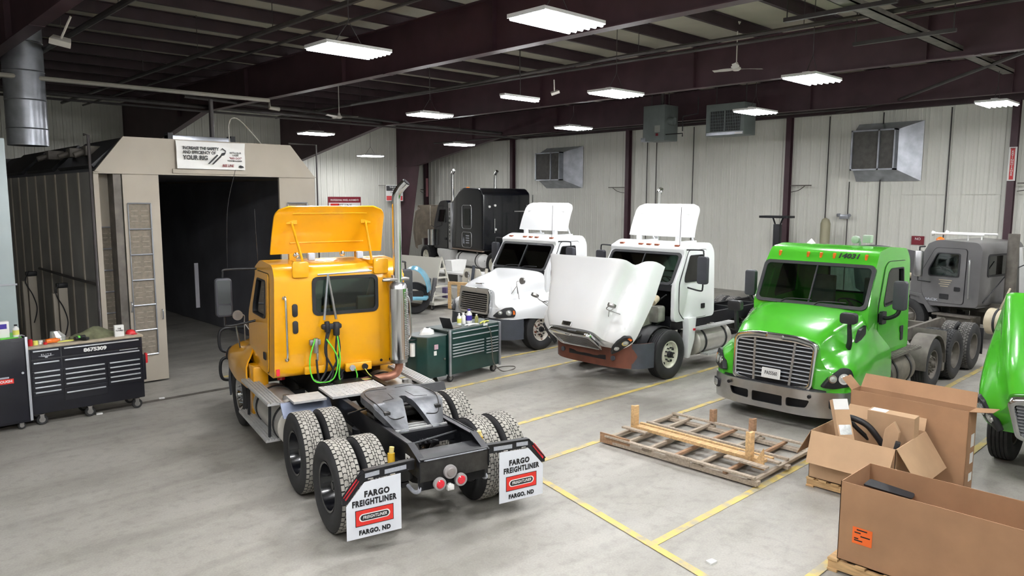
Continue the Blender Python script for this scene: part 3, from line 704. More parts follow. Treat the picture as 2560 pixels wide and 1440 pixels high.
def engine(T, f0=-.2, f1=1.0):
    b = MB(); b.box((f0 + .15, -.28, .75), (f1 - .25, .28, 1.25)); b.box((f0 + .15, -.16, 1.25), (f1 - .3, .16, 1.55)); b.cyl((f1 - .3, 0, .98), (f1 - .12, 0, .98), .28, 20)
    for i in range(6): b.box((f0 + .2 + i * .12, -.24, 1.2), (f0 + .28 + i * .12, .24, 1.3))
    e = b.build('engine_block', GREASE, T, bevel=.02)
    b = MB(); b.box((f1 - .1, -.48, .6), (f1, .48, 1.5)); b.build('radiator', FRM, T, bevel=.02)
    MB().tube([(f0 + .2, .38, 1.5), (f0 + .5, .42, 1.62), (f0 + .8, .36, 1.58), (f1 - .1, .35, 1.3)], .075, 12).build('intake_pipe', mat('tan_air_duct', hexc(190, 176, 150), .6, 0, .15, 6), T)
    MB().tube([(f0 - .05, .45, 1.62), (f0 + .1, .72, 1.66), (f0 + .35, .80, 1.60)], .07, 12).build('air_duct', MATS['tan_air_duct'], T)
    MB().prism(rrect(.55, 1.15, .85, 1.5, .05), 'x', f0 - .05, f0 + .2).build('washer_tank', mat('milky_reservoir', hexc(150, 150, 142), .5, 0, .25, 6), T, bevel=.02)
    MB().tube([(f0, .75, 1.15), (f0 + .3, .7, 1.0), (f0 + .7, .72, .9), (f0 + .9, .6, .75)], .025, 8).build('hose', BLK, T)
    MB().tube([(f0, .9, 1.75), (f0 + .1, .6, 1.5), (f0 + .2, .3, 1.35), (f0 + .5, .2, 1.6)], .016, 6).build('wiring', BLK, T)
    MB().tube([(f0 + .1, .2, 1.2), (f0 + .4, .45, 1.1), (f0 + .9, .4, .9)], .035, 8).build('hose', BLK, T)
    MB().tube([(f0 + .1, -.1, 1.6), (f0 + .4, .3, 1.45), (f0 + .5, .5, 1.1), (f0 + .6, .45, .9)], .02, 8).build('hose', BLK, T)
    b = MB(); b.prism(rrect(.38, 1.05, .62, 1.4, .05), 'x', f0 + .1, f0 + .42); b.build('coolant_tank', mat('milky_plastic', hexc(170, 170, 160), .5, 0, .25, 6), T, bevel=.02)
    b = MB(); b.cyl((f0 + .75, .42, .6), (f0 + .75, .42, .95), .1, 16); b.cyl((f0 + .95, .42, .55), (f0 + .95, .42, .8), .06, 12); b.build('oil_filter', GREASE, T)
    for s in (1, -1):
        secs = []
        for i in range(13):
            a = PI * (.05 + .9 * i / 12); secs.append([(.62 * math.cos(a), s * .62, .5 + .60 * math.sin(a)), (.62 * math.cos(a), s * .95, .5 + .60 * math.sin(a))])
        MB().loft(secs, caps=False, closed=False).build('inner_fender', BLK, T, solid=.012)
# ---- Columbia-type day cab
COL_PROF = [(-1.88, 1.15), (-1.88, 2.62), (-1.74, 2.80), (-1.0, 2.84), (-.66, 2.70), (-.70, 2.60), (-.30, 1.93), (-.30, 1.15)]
COL_SIDE = rpoly([(-1.42, 1.98), (-1.42, 2.56), (-.88, 2.56), (-.66, 2.1), (-.66, 1.98)], .06)
COL_DOOR = rpoly([(-1.56, 1.18), (-1.56, 2.66), (-.86, 2.66), (-.48, 1.95), (-.48, 1.36), (-.66, 1.18)], .08)
def col_hood(start):
    st = [(-.72, [(0, 1.945, .36), (.5, 1.935, .36), (.88, 1.90, .34), (.985, 1.76, .30), (1.0, 1.48, .26), (1.08, 1.32, .10), (1.19, 1.12, 0), (1.19, .80, -.05)]),
          (-.34, [(0, 1.935, .04), (.5, 1.925, .04), (.86, 1.89, .03), (.97, 1.75, .02), (.99, 1.48), (1.08, 1.34), (1.20, 1.15), (1.20, .80)]),
          (.0, [(0, 1.86), (.46, 1.85), (.76, 1.81), (.87, 1.66), (.91, 1.42), (1.05, 1.32), (1.21, 1.15), (1.21, .80)]),
          (.5, [(0, 1.77), (.44, 1.76), (.69, 1.71), (.79, 1.55), (.84, 1.36), (1.02, 1.27), (1.20, 1.13), (1.20, .86)]),
          (.86, [(0, 1.68), (.42, 1.67), (.64, 1.62), (.72, 1.48), (.77, 1.30), (.95, 1.24), (1.14, 1.13), (1.15, .86)]),
          (1.04, [(0, 1.62), (.40, 1.61), (.60, 1.56), (.66, 1.42), (.70, 1.26), (.85, 1.20), (1.03, 1.11), (1.05, .86)]),
          (1.15, [(0, 1.56), (.38, 1.55), (.57, 1.50), (.62, 1.38), (.65, 1.22), (.74, 1.15), (.86, 1.07), (.88, .86)])]
    return st[start:]
def hood_mirror(T, s, base, m=BLK):
    f, l, z = base; b = MB()
    b.tube([(f + .1, s * (l - .25), z - .0), (f, s * l, z + .38)], .009, 6); b.tube([(f - .1, s * (l + .02), z - .12), (f, s * l, z + .38)], .009, 6); b.tube([(f - .22, s * (l - .18), z + .02), (f, s * l, z + .34)], .009, 6)
    b.tube([(f, s * l, z + .36), (f, s * l, z + .48), (f - .08, s * (l + .1), z + .5)], .009, 6)
    b.cyl((f - .09, s * (l + .12), z + .5), (f - .04, s * (l + .12), z + .5), .085, 20)
    return b.build('hood_mirror', DSTL, T)
def columbia(label, x, y, ang, paint, rimm, hubm, opened=False, rear=None, bump=DGRY):
    T = empty('semi_truck', (x, y, 0), ang, label, 'truck'); ml = 1.50 if paint is YEL else 1.40
    cab_shell(T, COL_PROF, 1.04, paint, (-.30, 1.95, -.69, 2.60, .93), rear, COL_SIDE, COL_DOOR)
    piv = (1.15, .66) if opened else None; an = math.radians(60)
    hd = hood_shell(T, col_hood(0), paint, (0, .5, .61, .62), True, piv, an)
    extra = grille_columbia(T)
    for s in (1, -1):
        extra += headlight(T, s, (1.085, s * .96, 1.035), .72, .58, .27, bowls=2)
    m = MB().prism(rrect(-.42, .875, .42, .92, .02), 'x', 1.10, 1.165); extra.append(m.build('lower_intake', LBLK, T))
    m = MB().prism(rrect(-.12, 1.645, .12, 1.67, .008), 'x', .98, 1.06); extra.append(m.build('hood_handle', CHR, T))
    if opened:
        for e in extra: hinge(e, piv, an)
        engine(T)
    for s in (1, -1):
        mir = hood_mirror(T, s, (.62, .92, 1.27))
        if opened: hinge(mir, piv, an)
    MB().box((-.33, -.95, 1.0), (-.30, .95, 1.95)).build('firewall', FRM, T, smooth=0)
    curved_bar([(1.30, 0), (1.29, .5), (1.20, .86), (.98, 1.10), (.66, 1.20)], .36, .865, .03).build('bumper', bump, T)
    m = MB(); m.box((1.20, -.5, .50), (1.312, .5, .60)); m.build('bumper_intake', LBLK, T, bevel=.01)
    for s in (1, -1): MB().cyl((1.28, s * .68, .56), (1.312, s * .68, .56), .05, 16).build('fog_lamp', DGRY, T)
    markers(T, -.78, 2.76, (-.75, -.22, 0, .22, .75), mat('dull_marker_lens', hexc(150, 84, 60), .3, 0, .1, 20))
    deflector(T, paint, -1.12, 2.93, 3.66, .86, .30)
    for s in (1, -1): west_mirror(T, -.80, s * ml, 1.97, 2.56)
    for s in (1, -1): wheel('steer', rimm, T, 0, s * 1.05, s, True, hubm=hubm, treadm=RUB)
    axle(T, 0, diff=False)
    MB().tube([(-.6, .93, 2.78), (-.6, .95, 3.6)], .006, 5).build('antenna', BLK, T)
    return T

# ================================================================ YELLOW TRUCK (front axle at 0; rear axles at -3.38 and -4.70)
A0 = math.radians(77.94); RX, RY = 5.262, 7.071
Y_ = columbia('yellow semi truck seen from behind with lettered white mud flaps', RX + 4.7 * math.cos(A0), RY + 4.7 * math.sin(A0), A0, YEL, CHR, CHR, rear=(-.55, 2.06, .44, 2.60))
RA = -4.70
rails(Y_, RA - .87, .9, step=1)
for f in (RA, RA + 1.32):
    axle(Y_, f)
    for s in (1, -1):
        wheel('drive', BLKP, Y_, f, s * 1.07, s, False, holes=0, hubm=BLKP); wheel('drive', BLKP, Y_, f, s * .735, s, True, holes=0, hubm=BLKP, twist=PI)
# fifth wheel
fo = [(1.10, .24), (1.06, .34), (.95, .43), (.80, .46), (.38, .46), (.08, .32), (.0, .24), (.02, .17), (.12, .145), (.50, .05), (.60, .04), (.63, 0)]
fo = fo + [(f, -l) for f, l in reversed(fo[:-1])]
tp = lambda f: 1.30 - .27 * max(0, (.45 - f) / .45) ** 1.3 - .05 * (1.1 - f)
def plate(d, top, bot):
    pl = rpoly([(f, l) for f, l in fo], .03, 3); n = len(pl)
    vs = [(RA + f, l, tp(f) + top) for f, l in pl] + [(RA + f, l, tp(f) + bot) for f, l in pl]
    return MB().add(vs, [tuple(range(n)), tuple(reversed(range(n, 2 * n)))] + [(i, i + n, (i + 1) % n + n, (i + 1) % n) for i in range(n)])
# plate as quad strips so that it can curve down to the ramps
def strip_plate():
    m = MB(); N = 40
    def halfw(f):
        pts = [(1.10, .24), (1.06, .34), (.95, .43), (.80, .46), (.38, .46), (.08, .32), (.0, .22)]
        for (a, la), (b, lb) in zip(pts, pts[1:]):
            if b <= f <= a: return la + (lb - la) * (a - f) / (a - b)
        return .24
    def slot(f): return 0 if f > .62 else (.045 if f > .5 else .045 + (.5 - f) / .5 * .12)
    for s in (1, -1):
        secs = []
        for i in range(N + 1):
            f = 1.10 - 1.10 * i / N; a = slot(f); b = halfw(f); z = tp(f); e = .05
            secs.append([(RA + f, s * a, z - e - .03), (RA + f, s * a, z), (RA + f, s * ((a + b) / 2), z), (RA + f, s * (b - .03), z), (RA + f, s * b, z - .015), (RA + f, s * b, z - e - .05)])
        m.loft(secs)
    return m
fw = strip_plate().build('fifth_wheel', FIFTH, Y_, smooth=40)
m = MB()
for s in (1, -1):
    m.tube([(RA + .98, s * .06, tp(.98) + .001), (RA + .98, s * .33, tp(.98) + .001), (RA + .8, s * .41, tp(.8) + .001), (RA + .45, s * .41, tp(.45) + .001), (RA + .2, s * .31, tp(.2) + .002), (RA + .2, s * .15, tp(.2) + .002)], .006, 5)
    m.tube([(RA + .78, s * .12, tp(.78) + .001), (RA + .55, s * .14, tp(.55) + .001), (RA + .5, s * .3, tp(.5) + .001)], .004, 5, smooth=False)
m.build('grease_groove', GREASE, fw)
m = MB(); m.box((RA + .25, -.38, 1.08), (RA + .95, -.30, 1.2)); m.box((RA + .25, .30, 1.08), (RA + .95, .38, 1.2)); m.box((RA + .5, -.42, 1.04), (RA + .75, .42, 1.10)); m.build('mounting_base', GREASE, Y_, bevel=.01)
m = MB()
for i in range(3): m.box((RA + .05 + i * .09, -.36, .99), (RA + .08 + i * .09, .36, 1.02))
m.build('slide_rail', ALU, Y_)
MB().tube([(RA + .9, .1, 1.1), (RA + .8, .45, 1.12), (RA + .6, .72, 1.15)], .012, 6, smooth=False).build('release_handle', FRM, Y_)
# gear between the rails
m = MB(); m.cyl((RA + .95, -.2, .9), (RA + .95, .2, .9), .1, 14); m.cyl((RA - .5, .38, .86), (RA - .5, -.38, .86), .02, 8); m.cyl((RA + .1, .0, .8), (RA + 1.2, .05, .75), .05, 10); m.box((RA + .35, -.36, .78), (RA + .5, .36, .96)); m.cyl((RA - .3, .25, .7), (RA - .2, .25, .9), .1, 14); m.cyl((RA - .3, -.2, .62), (RA - .3, -.02, .8), .12, 14)
m.box((RA - .86, -.43, .70), (RA - .84, .43, .94)); m.build('suspension_gear', GREASE, Y_, bevel=.008)
MB().tube([(RA - .2, -.36, .98), (RA - .4, .3, .99)], .014, 6, smooth=False).build('cross_tube', FRM, Y_)
for i in range(4): MB().tube([(RA + 1.2, .1 - .07 * i, 1.0), (RA + .8, .2 - .1 * i, .94), (RA + .3, -.05 + .05 * i, .9), (RA - .15, .1 - .08 * i, .88)], .012, 6).build('air_line', BLK, Y_)
m = MB().prism([(-.84, .6), (-.84, .94), (-.80, .96), (-.80, .6)], 'y', -.43, .43).tr(Matrix.Translation((RA, 0, 0))); m.beam((RA - .87, 0, .955), (RA - .55, 0, .955), .84, .012); m.build('rear_crossmember', FRM, Y_, bevel=.004)
MB().beam((RA - .865, -.40, .945), (RA - .865, .38, .945), .012, .014).build('bright_edge', SILV, Y_)
MB().prism(rrect(-.39, .60, .39, .74, .04), 'x', RA - .84, RA - .82).build('tail_light_bracket', FRM, Y_)
def roundlamp(l, z, r, m_, nm):
    b = MB(); b.cyl((RA - .90, l, z), (RA - .845, l, z), r + .022, 28); o = b.build(nm, mat('lamp_grommet', hexc(150, 146, 146), .6, 0, .1, 10), Y_, bevel=.006)
    b = MB(); b.lathe([(0, r), (-.012, r * .8), (-.016, 0)], 24, 'x', (RA - .9, l, z)); b.build('lens', m_, o)
roundlamp(.20, .655, .05, REDL, 'tail_light'); roundlamp(-.06, .655, .05, REDL, 'tail_light'); roundlamp(.07, .77, .055, mat('grey_lens', hexc(128, 122, 120), .4, 0, .1, 10), 'backup_light')
m = MB(); m.box((RA - .90, .03, .56), (RA - .845, .11, .62)); m.cyl((RA - .91, .07, .60), (RA - .84, .07, .60), .035, 12); m.build('plate_lamp', LWHT, Y_, bevel=.008)
for s in (1, -1):
    MB().tube([(RA - .8, s * .40, .70), (RA - .82, s * .42, .60), (RA - .72, s * .44, .56), (RA - .6, s * .46, .6)], .022, 8).build('tow_hook', SILV, Y_)
    # mud flap hanger: arm, angled end with red reflector, silver markers
    hp = [(s * .45, .84), (s * .45, .945), (s * 1.02, .925), (s * 1.09, .88), (s * 1.27, .66), (s * 1.27, .60), (s * 1.22, .60), (s * 1.03, .82)]
    h = MB().prism(hp, 'x', RA - .77, RA - .74); h.beam((RA - .75, s * .45, .945), (RA - .75, s * 1.03, .925), .07, .012); h.beam((RA - .75, s * 1.03, .925), (RA - .75, s * 1.27, .65), .07, .012)
    hg = h.build('mud_flap_hanger', FRM, Y_, smooth=0)
    for a in ((.55, .80), (.86, 1.02)): 
        MB().prism([(s * a[0], .862), (s * a[0], .91), (s * a[1], .90), (s * a[1], .852)], 'x', RA - .776, RA - .77).build('silver_reflector', SILV, hg, smooth=0)
    MB().prism([(s * 1.085, .83), (s * 1.115, .86), (s * 1.26, .68), (s * 1.235, .645)], 'x', RA - .778, RA - .77).build('red_reflector', RED, hg, smooth=0)
    for q in (.68, .93): MB().prism(rrect(min(s * q, s * (q + .06)), .83, max(s * q, s * (q + .06)), .842, .003), 'x', RA - .776, RA - .77).build('bolt', CHR, hg)
    fp = [(s * .62, .83), (s * 1.03, .81), (s * 1.235, .58), (s * 1.235, .205), (s * .62, .205)]
    fpn = [(p[0], p[1]) for p in fp]
    sec = []
    fl = MB().prism(fpn, 'x', RA - .782 , RA - .776).build('mud_flap', FLAP, Y_, smooth=0)
    fl['label'] = 'white mud flap with black lettering and red badge, %s side' % ('left' if s > 0 else 'right')
    xx = RA - .784; c = s * .925
    def at(l, z): return face((0, -1, 0), (0, 0, 1), (xx, l, z))
    text('lettering', 'FARGO', .088, LBLK, fl, at(c - s * .03, .675), .0045, .001, sx=.9, spacing=1.15)
    text('lettering', 'FREIGHTLINER', .088, LBLK, fl, at(c, .585), .0045, .001, sx=.76, spacing=1.16)
    text('lettering', 'FARGO, ND', .068, LBLK, fl, at(c, .262), .004, .001, sx=.9, spacing=1.12)
    MB().prism(rrect(c - .215, .335, c + .215, .515, .004), 'x', xx - .001, xx).build('badge_border', LBLK, fl, smooth=0)
    MB().prism(rrect(c - .208, .342, c + .208, .508, .004), 'x', xx - .002, xx).build('badge_panel', LRED, fl, smooth=0)
    MB().prism(rrect(c - .175, .382, c + .175, .468, .043), 'x', xx - .003, xx).build('badge_outline', LWHT, fl, smooth=0)
    MB().prism(rrect(c - .16, .393, c + .16, .457, .032), 'x', xx - .004, xx).build('badge_field', LBLK, fl, smooth=0)
    text('lettering', 'FREIGHTLINER', .048, LWHT, fl, face((0, -1, 0), (0, 0, 1), (xx - .005, c, .425)), .0012, .0005, sx=.80, shear=.25, spacing=1.1)
    # yellow shock covers inside the hanger
    b = MB(); b.cyl((RA - .42, s * .58, .62), (RA - .40, s * .57, .93), .045, 14, .04); o = b.build('shock_absorber', YBAG, Y_)
    b = MB(); b.cyl((RA - .40, s * .57, .93), (RA - .40, s * .56, 1.0), .028, 12); b.build('shock_eye', mat('cream_bushing', hexc(226, 206, 130), .5, 0, .1, 6), o)
# small placards on the rails
MB().box((RA - .62, .437, .83), (RA - .50, .441, .93)).build('placard', LWHT, Y_, smooth=0)
MB().box((RA - .59, .441, .86), (RA - .54, .443, .90)).build('placard_mark', LBLK, Y_, smooth=0)
MB().box((RA + .2, -.425, .93), (RA + .33, -.42, .99)).build('placard', LWHT, Y_, smooth=0)
# tanks, steps, deck plates, quarter fenders
for s in (1, -1):
    tank(Y_, s, -2.55, -.98, TANK)
    step(Y_, -2.40, -.72, s * 1.06, s * 1.28, .94); step(Y_, -2.32, -.55, s * 1.10, s * 1.30, .40)
    for f in (-.9, -2.2):
        b = MB(); b.beam((f, s * 1.2, .94), (f, s * 1.22, .40), .04, .008, up=(1, 0, 0)); b.beam((f, s * .6, .34), (f, s * 1.2, .37), .05, .03); b.build('step_bracket', BLK, Y_, smooth=0)
    # slanted guard in front of the tandem
    q = MB(); q.prism([(-2.86, .84), (-2.70, 1.01), (-2.66, 1.01), (-2.83, .83)], 'y', s * .50, s * 1.18) if s > 0 else q.prism([(-2.92, .90), (-2.84, 1.04), (-2.80, 1.04), (-2.88, .89)], 'y', s * .46, s * 1.22)
    q.build('quarter_fender', mat('bluish_guard', hexc(122, 130, 150), .45, .4, .15, 4) if s > 0 else BLK, Y_, smooth=0)
b = MB(); b.box((-3.06, -.26, 1.07), (-2.42, .57, 1.10))
for i in range(9):
    for j in range(12): b.cyl((-3.01 + i * .068, -.22 + j * .066, 1.10), (-3.01 + i * .068, -.22 + j * .066, 1.108), .012, 8)
b.build('deck_plate', ALU, Y_, smooth=0)
b = MB(); b.box((-2.90, .60, 1.03), (-2.50, 1.05, 1.06)); b.build('deck_plate', ALU, Y_, smooth=0)
# cab lower yellow skirts: panel ahead of the tank and behind the arch
for s in (1, -1):
    MB().prism([(-.62, .30), (-.62, .82), (-.66, 1.18), (-1.02, 1.18), (-1.0, .72), (-.86, .30)], 'y', s * .92, s * 1.16).build('skirt_panel', YEL, Y_, bevel=.03)
# black hood guard loops at the nose
for s in (1, -1):
    for z0, z1 in ((.45, .88), (.98, 1.42)):
        MB().tube([(1.32, s * .78, z0), (1.42, s * .95, z0), (1.42, s * 1.18, z0 + .05), (1.42, s * 1.18, z1 - .05), (1.42, s * .95, z1), (1.32, s * .78, z1)], .028, 10).build('guard_loop', BLK, Y_)
# back-of-cab kit
BX = -1.885
b = MB(); b.tube([(BX, .86, 1.44), (BX - .05, .86, 1.50), (BX - .06, .865, 2.28), (BX, .87, 2.34)], .017, 10); b.cyl((BX, .86, 1.43), (BX - .02, .86, 1.43), .03, 10); b.cyl((BX, .87, 2.34), (BX - .02, .87, 2.34), .03, 10); b.build('grab_handle', CHR, Y_)
for z in (1.80, 2.05): MB().prism(rrect(.68, z, .76, z + .19, .035), 'x', BX - .012, BX + .01).build('cab_vent', BLK, Y_, bevel=.005)
MB().tube([(BX - .03, .38, 2.655), (BX - .06, .0, 2.665), (BX - .03, -.46, 2.675)], .013, 8).build('hose_rail', DSTL, Y_)
for s in (1, -1): MB().prism(rrect(s * .62 - .12, 2.62, s * .62 + .12, 2.86, .04), 'x', BX - .018, BX + .03).build('deflector_foot', YEL, Y_, bevel=.01)
MB().prism(rrect(-1.0, 2.36, -.72, 2.62, .03), 'x', BX - .02, BX).build('access_cover', YEL, Y_, bevel=.01)
for s in (.42, -.33): MB().prism(rrect(s - .05, 2.86, s + .05, 2.97, .02), 'x', -1.80, -1.72).build('work_light', mat('pale_lamp_back', hexc(190, 192, 200), .5, 0, .1, 8), Y_, bevel=.015)
for s in (.56, -.16): 
    b = MB(); b.lathe([(0, .045), (-.03, .04), (-.05, .0)], 14, 'x', (-1.45, s, 2.92)); b.build('beacon', CHR, Y_)
b = MB().prism(rrect(-.42, 1.15, .0, 1.28, .02), 'x', BX - .07, BX); o = b.build('connector_box', YEL, Y_, bevel=.012)
for l in (-.10, -.30): MB().cyl((BX - .11, l, 1.21), (BX - .06, l, 1.21), .045, 14).build('socket', BLK if l < -.2 else SILV, o)
MB().prism(rrect(.30, 1.18, .62, 1.30, .02), 'x', BX - .06, BX).build('connector_box', YEL, Y_, bevel=.012)
for l in (-.6, -.75, .12): MB().cyl((BX - .006, l, 1.26), (BX, l, 1.26), .022, 12).build('plug_hole', LBLK, Y_)
sp = []
for l in (.30, .16):
    m = MB(); top = (BX - .05, .23, 2.66); bot = (BX - .07, .31 if l > .2 else .13, 1.98)
    m.cyl(top, Vector(top).lerp(Vector(bot), .5), .016, 8); m.cyl(Vector(top).lerp(Vector(bot), .5), bot, .019, 10); m.build('hose_spring', GALV if l > .2 else DSTL, Y_)
b = MB(); b.prism(rrect(.06, 1.84, .36, 1.92, .03), 'x', BX - .12, BX - .05); b.cyl((BX - .1, .14, 1.74), (BX - .1, .14, 1.94), .05, 10); b.cyl((BX - .1, .28, 1.8), (BX - .1, .28, 1.96), .04, 10); b.build('hose_clamp', BLK, Y_, bevel=.01)
b = MB(); b.cyl((BX - .08, .45, 1.50), (BX - .08, .45, 1.72), .04, 10); b.box((BX - .1, .38, 1.62), (BX - .03, .54, 1.7)); b.cyl((BX - .08, .43, 1.38), (BX - .08, .43, 1.5), .018, 8); b.build('glad_hand', DSTL, Y_, bevel=.008)
for pts in ([(.22, 1.88), (.30, 1.6), (.30, 1.25), (.42, 1.02), (.20, .98), (.05, 1.2)], [(.26, 1.9), (.32, 1.5), (.20, 1.2), (.28, 1.0), (.1, 1.05)], [(.14, 1.86), (.10, 1.5), (.22, 1.2), (.36, 1.05), (.5, 1.1)], [(.12, 1.86), (.16, 1.4), (.06, 1.1), (.2, 1.0), (.4, 1.0)], [(.45, 1.4), (.44, 1.2), (.40, 1.05), (.3, .98)]):
    MB().tube([(BX - .09 - .02 * (i % 2), l, z) for i, (l, z) in enumerate(pts)], .016, 7).build('air_hose', BLK, Y_)
for pts in ([(.47, 1.72), (.56, 1.4), (.52, 1.12), (.38, 1.05), (.2, 1.1), (.14, 1.4), (.3, 1.7)], [(.14, 1.78), (.10, 1.4), (.12, 1.1), (.02, .92), (-.1, .92), (-.16, 1.08), (-.13, 1.2)]):
    MB().tube([(BX - .12, l, z) for l, z in pts], .011, 7).build('electric_cable', GLED, Y_)
MB().tube([(BX - .1, -.28, 1.2), (BX - .12, -.34, 1.1), (BX - .12, -.4, 1.02), (BX - .1, -.2, 1.02)], .007, 6).build('thin_cable', YELP, Y_)
MB().prism(rrect(-.22, .86, .22, 1.06, .05), 'x', BX - .5, BX - .1).build('transmission_cover', FRM, Y_, bevel=.02)
# exhaust on the right, behind the cab
EX, EL = -2.07, -.82
m = MB(); m.lathe([(1.24, .05), (1.24, .13), (1.27, .135), (2.44, .135), (2.47, .12), (2.5, .07)], 32, 'z', (EX, EL, 0)); mf = m.build('exhaust_muffler', STL, Y_)
m = MB(); secs = []
for z in (1.30, 2.40): secs.append([(EX + .15 * math.cos(a), EL + .15 * math.sin(a), z) for a in [PI * (.62 + .1 * i) for i in range(11)]])
g = m.loft(secs, caps=False, closed=False).build('heat_shield', CHR, Y_, solid=.004)
m = MB()
for i in range(36):
    for j in range(7): a = PI * (1.12 + .045 * j) ; z = 1.36 + i * .028; m.cyl((EX + .149 * math.cos(a), EL + .149 * math.sin(a), z), (EX + .158 * math.cos(a), EL + .158 * math.sin(a), z), .008, 5)
m.build('shield_perforations', DSTL, g)
MB().tube([(EX, EL, 2.45), (EX, EL, 2.9), (EX, EL, 3.55), (EX, EL, 3.80), (EX - .03, EL - .05, 3.92), (EX - .10, EL - .12, 4.02)], .068, 20).build('exhaust_stack', CHR, Y_)
MB().cyl((EX - .101, EL - .121, 4.021), (EX - .105, EL - .125, 4.027), .058, 20).build('stack_mouth', LBLK, Y_)
MB().tube([(EX, EL, 1.26), (EX, EL, 1.16), (EX + .02, EL + .04, 1.06), (EX + .04, EL + .16, 1.02), (EX + .1, -.55, 1.0), (EX + .2, -.25, .95)], .062, 16).build('exhaust_elbow', SHINYR, Y_)
m = MB(); m.box((EX - .06, EL - .17, 2.52), (EX + .10, EL + .2, 2.56)); m.box((EX - .02, EL - .08, 2.50), (EX + .08, EL + .08, 2.60)); m.cyl((EX - .08, EL + .16, 2.54), (EX - .08, EL + .28, 2.54), .02, 8); m.build('stack_clamp', DSTL, Y_, bevel=.006)
MB().tube([(EX + .1, EL - .05, 2.32), (EX + .1, EL - .22, 2.22), (EX + .1, EL - .25, 1.9), (EX + .1, EL - .25, 1.62), (EX + .1, EL - .15, 1.52)], .016, 8).build('grab_rail', STL, Y_)
# red marker at cab corner, tank neck
MB().prism(rrect(.97, 1.20, 1.02, 1.30, .01), 'x', BX - .012, BX).build('corner_marker', REDL, Y_)
MB().cyl((-1.2, .78, .98), (-1.2, .78, 1.06), .06, 14).build('red_cap', REDL, Y_)
MB().tube([(-.65, 1.40, 2.7), (-.65, 1.36, 3.6), (-.65, 1.22, 4.2)], .004, 5).build('antenna', BLK, Y_)
for n_ in ((-.02, 1.05, 1.32),): MB().tube([(.3, 1.06, 1.2), (.32, 1.12, 1.62), (.1, 1.1, 1.25)], .012, 6, smooth=False).build('mirror_stay', CHR, Y_)

# ================================================================ WHITE TRUCKS
W2 = columbia('white semi truck with its hood tipped open and a rust brown bumper', 13.04, 10.0, PI, WHT, WRIM, BLK, opened=True, rear=(-.5, 2.06, .5, 2.58), bump=None or RUSTB)
m = curved_bar([(.66, 1.2), (.8, 1.17), (.98, 1.11), (1.1, 1.0)], .36, .745, .035) 
P = spline([(1.10, 1.0, 0), (.98, 1.115, 0), (.82, 1.18, 0), (.64, 1.215, 0)], 4)
for s in (1, -1): MB().loft([[(p.x, s * p.y, .355), (p.x, s * (p.y + .008), .355), (p.x, s * (p.y + .008), .87), (p.x, s * p.y, .87)] for p in P]).build('bumper_end', DGRY, W2)
rails(W2, -6.4, .9); 
for f in (-4.6, -5.9):
    axle(W2, f)
    for s in (1, -1): wheel('drive', WRIM, W2, f, s * 1.07, s, False, treadm=TREADG); wheel('drive', WRIM, W2, f, s * .735, s, True, treadm=TREADG, twist=PI)
def col_side(T, dirty=False):
    for s in (1, -1):
        MB().prism([(-.66, .34), (-.70, .95), (-.66, 1.22), (-.98, 1.22), (-.92, .72), (-.76, .34)], 'y', s * 1.0, s * 1.17).build('skirt_panel', WHT, T, bevel=.02)
        MB().prism(rrect(-.92, .93, -.84, .98, .02), 'y', s * 1.165, s * 1.19).build('marker_lamp', RED, T)
        tank(T, s, -2.5, -1.1, TANK if not dirty else DTANK); step(T, -2.5, -1.0, s * 1.05, s * 1.24, .96); step(T, -2.6, -1.3, s * 1.08, s * 1.28, .36)
col_side(W2)
m = MB(); m.tube([(-1.95, -.6, 1.3), (-1.95, -.6, 3.7), (-1.97, -.6, 3.9), (-2.06, -.6, 4.0)], .065, 14); m.build('exhaust_stack', CHR, W2)
W1 = columbia('white semi truck with closed hood and rust-streaked wheels behind the green tool chest', 13.25, 13.96, PI, WHT, RUSTW, BLK, rear=(-.5, 2.06, .5, 2.58))
rails(W1, -6.0, .9); col_side(W1)
for f in (-4.4, -5.6):
    axle(W1, f)
    for s in (1, -1): wheel('drive', WRIM, W1, f, s * 1.07, s, False, treadm=TREADG)
# yellowed streaks under the mirror feet of the open hood
MB().tube([(2.27, .72, 1.28), (2.22, .74, 1.12), (2.12, .75, .98)], .006, 5).build('rust_streak', mat('rust_streak', hexc(196, 170, 110), .8), W2) if False else None

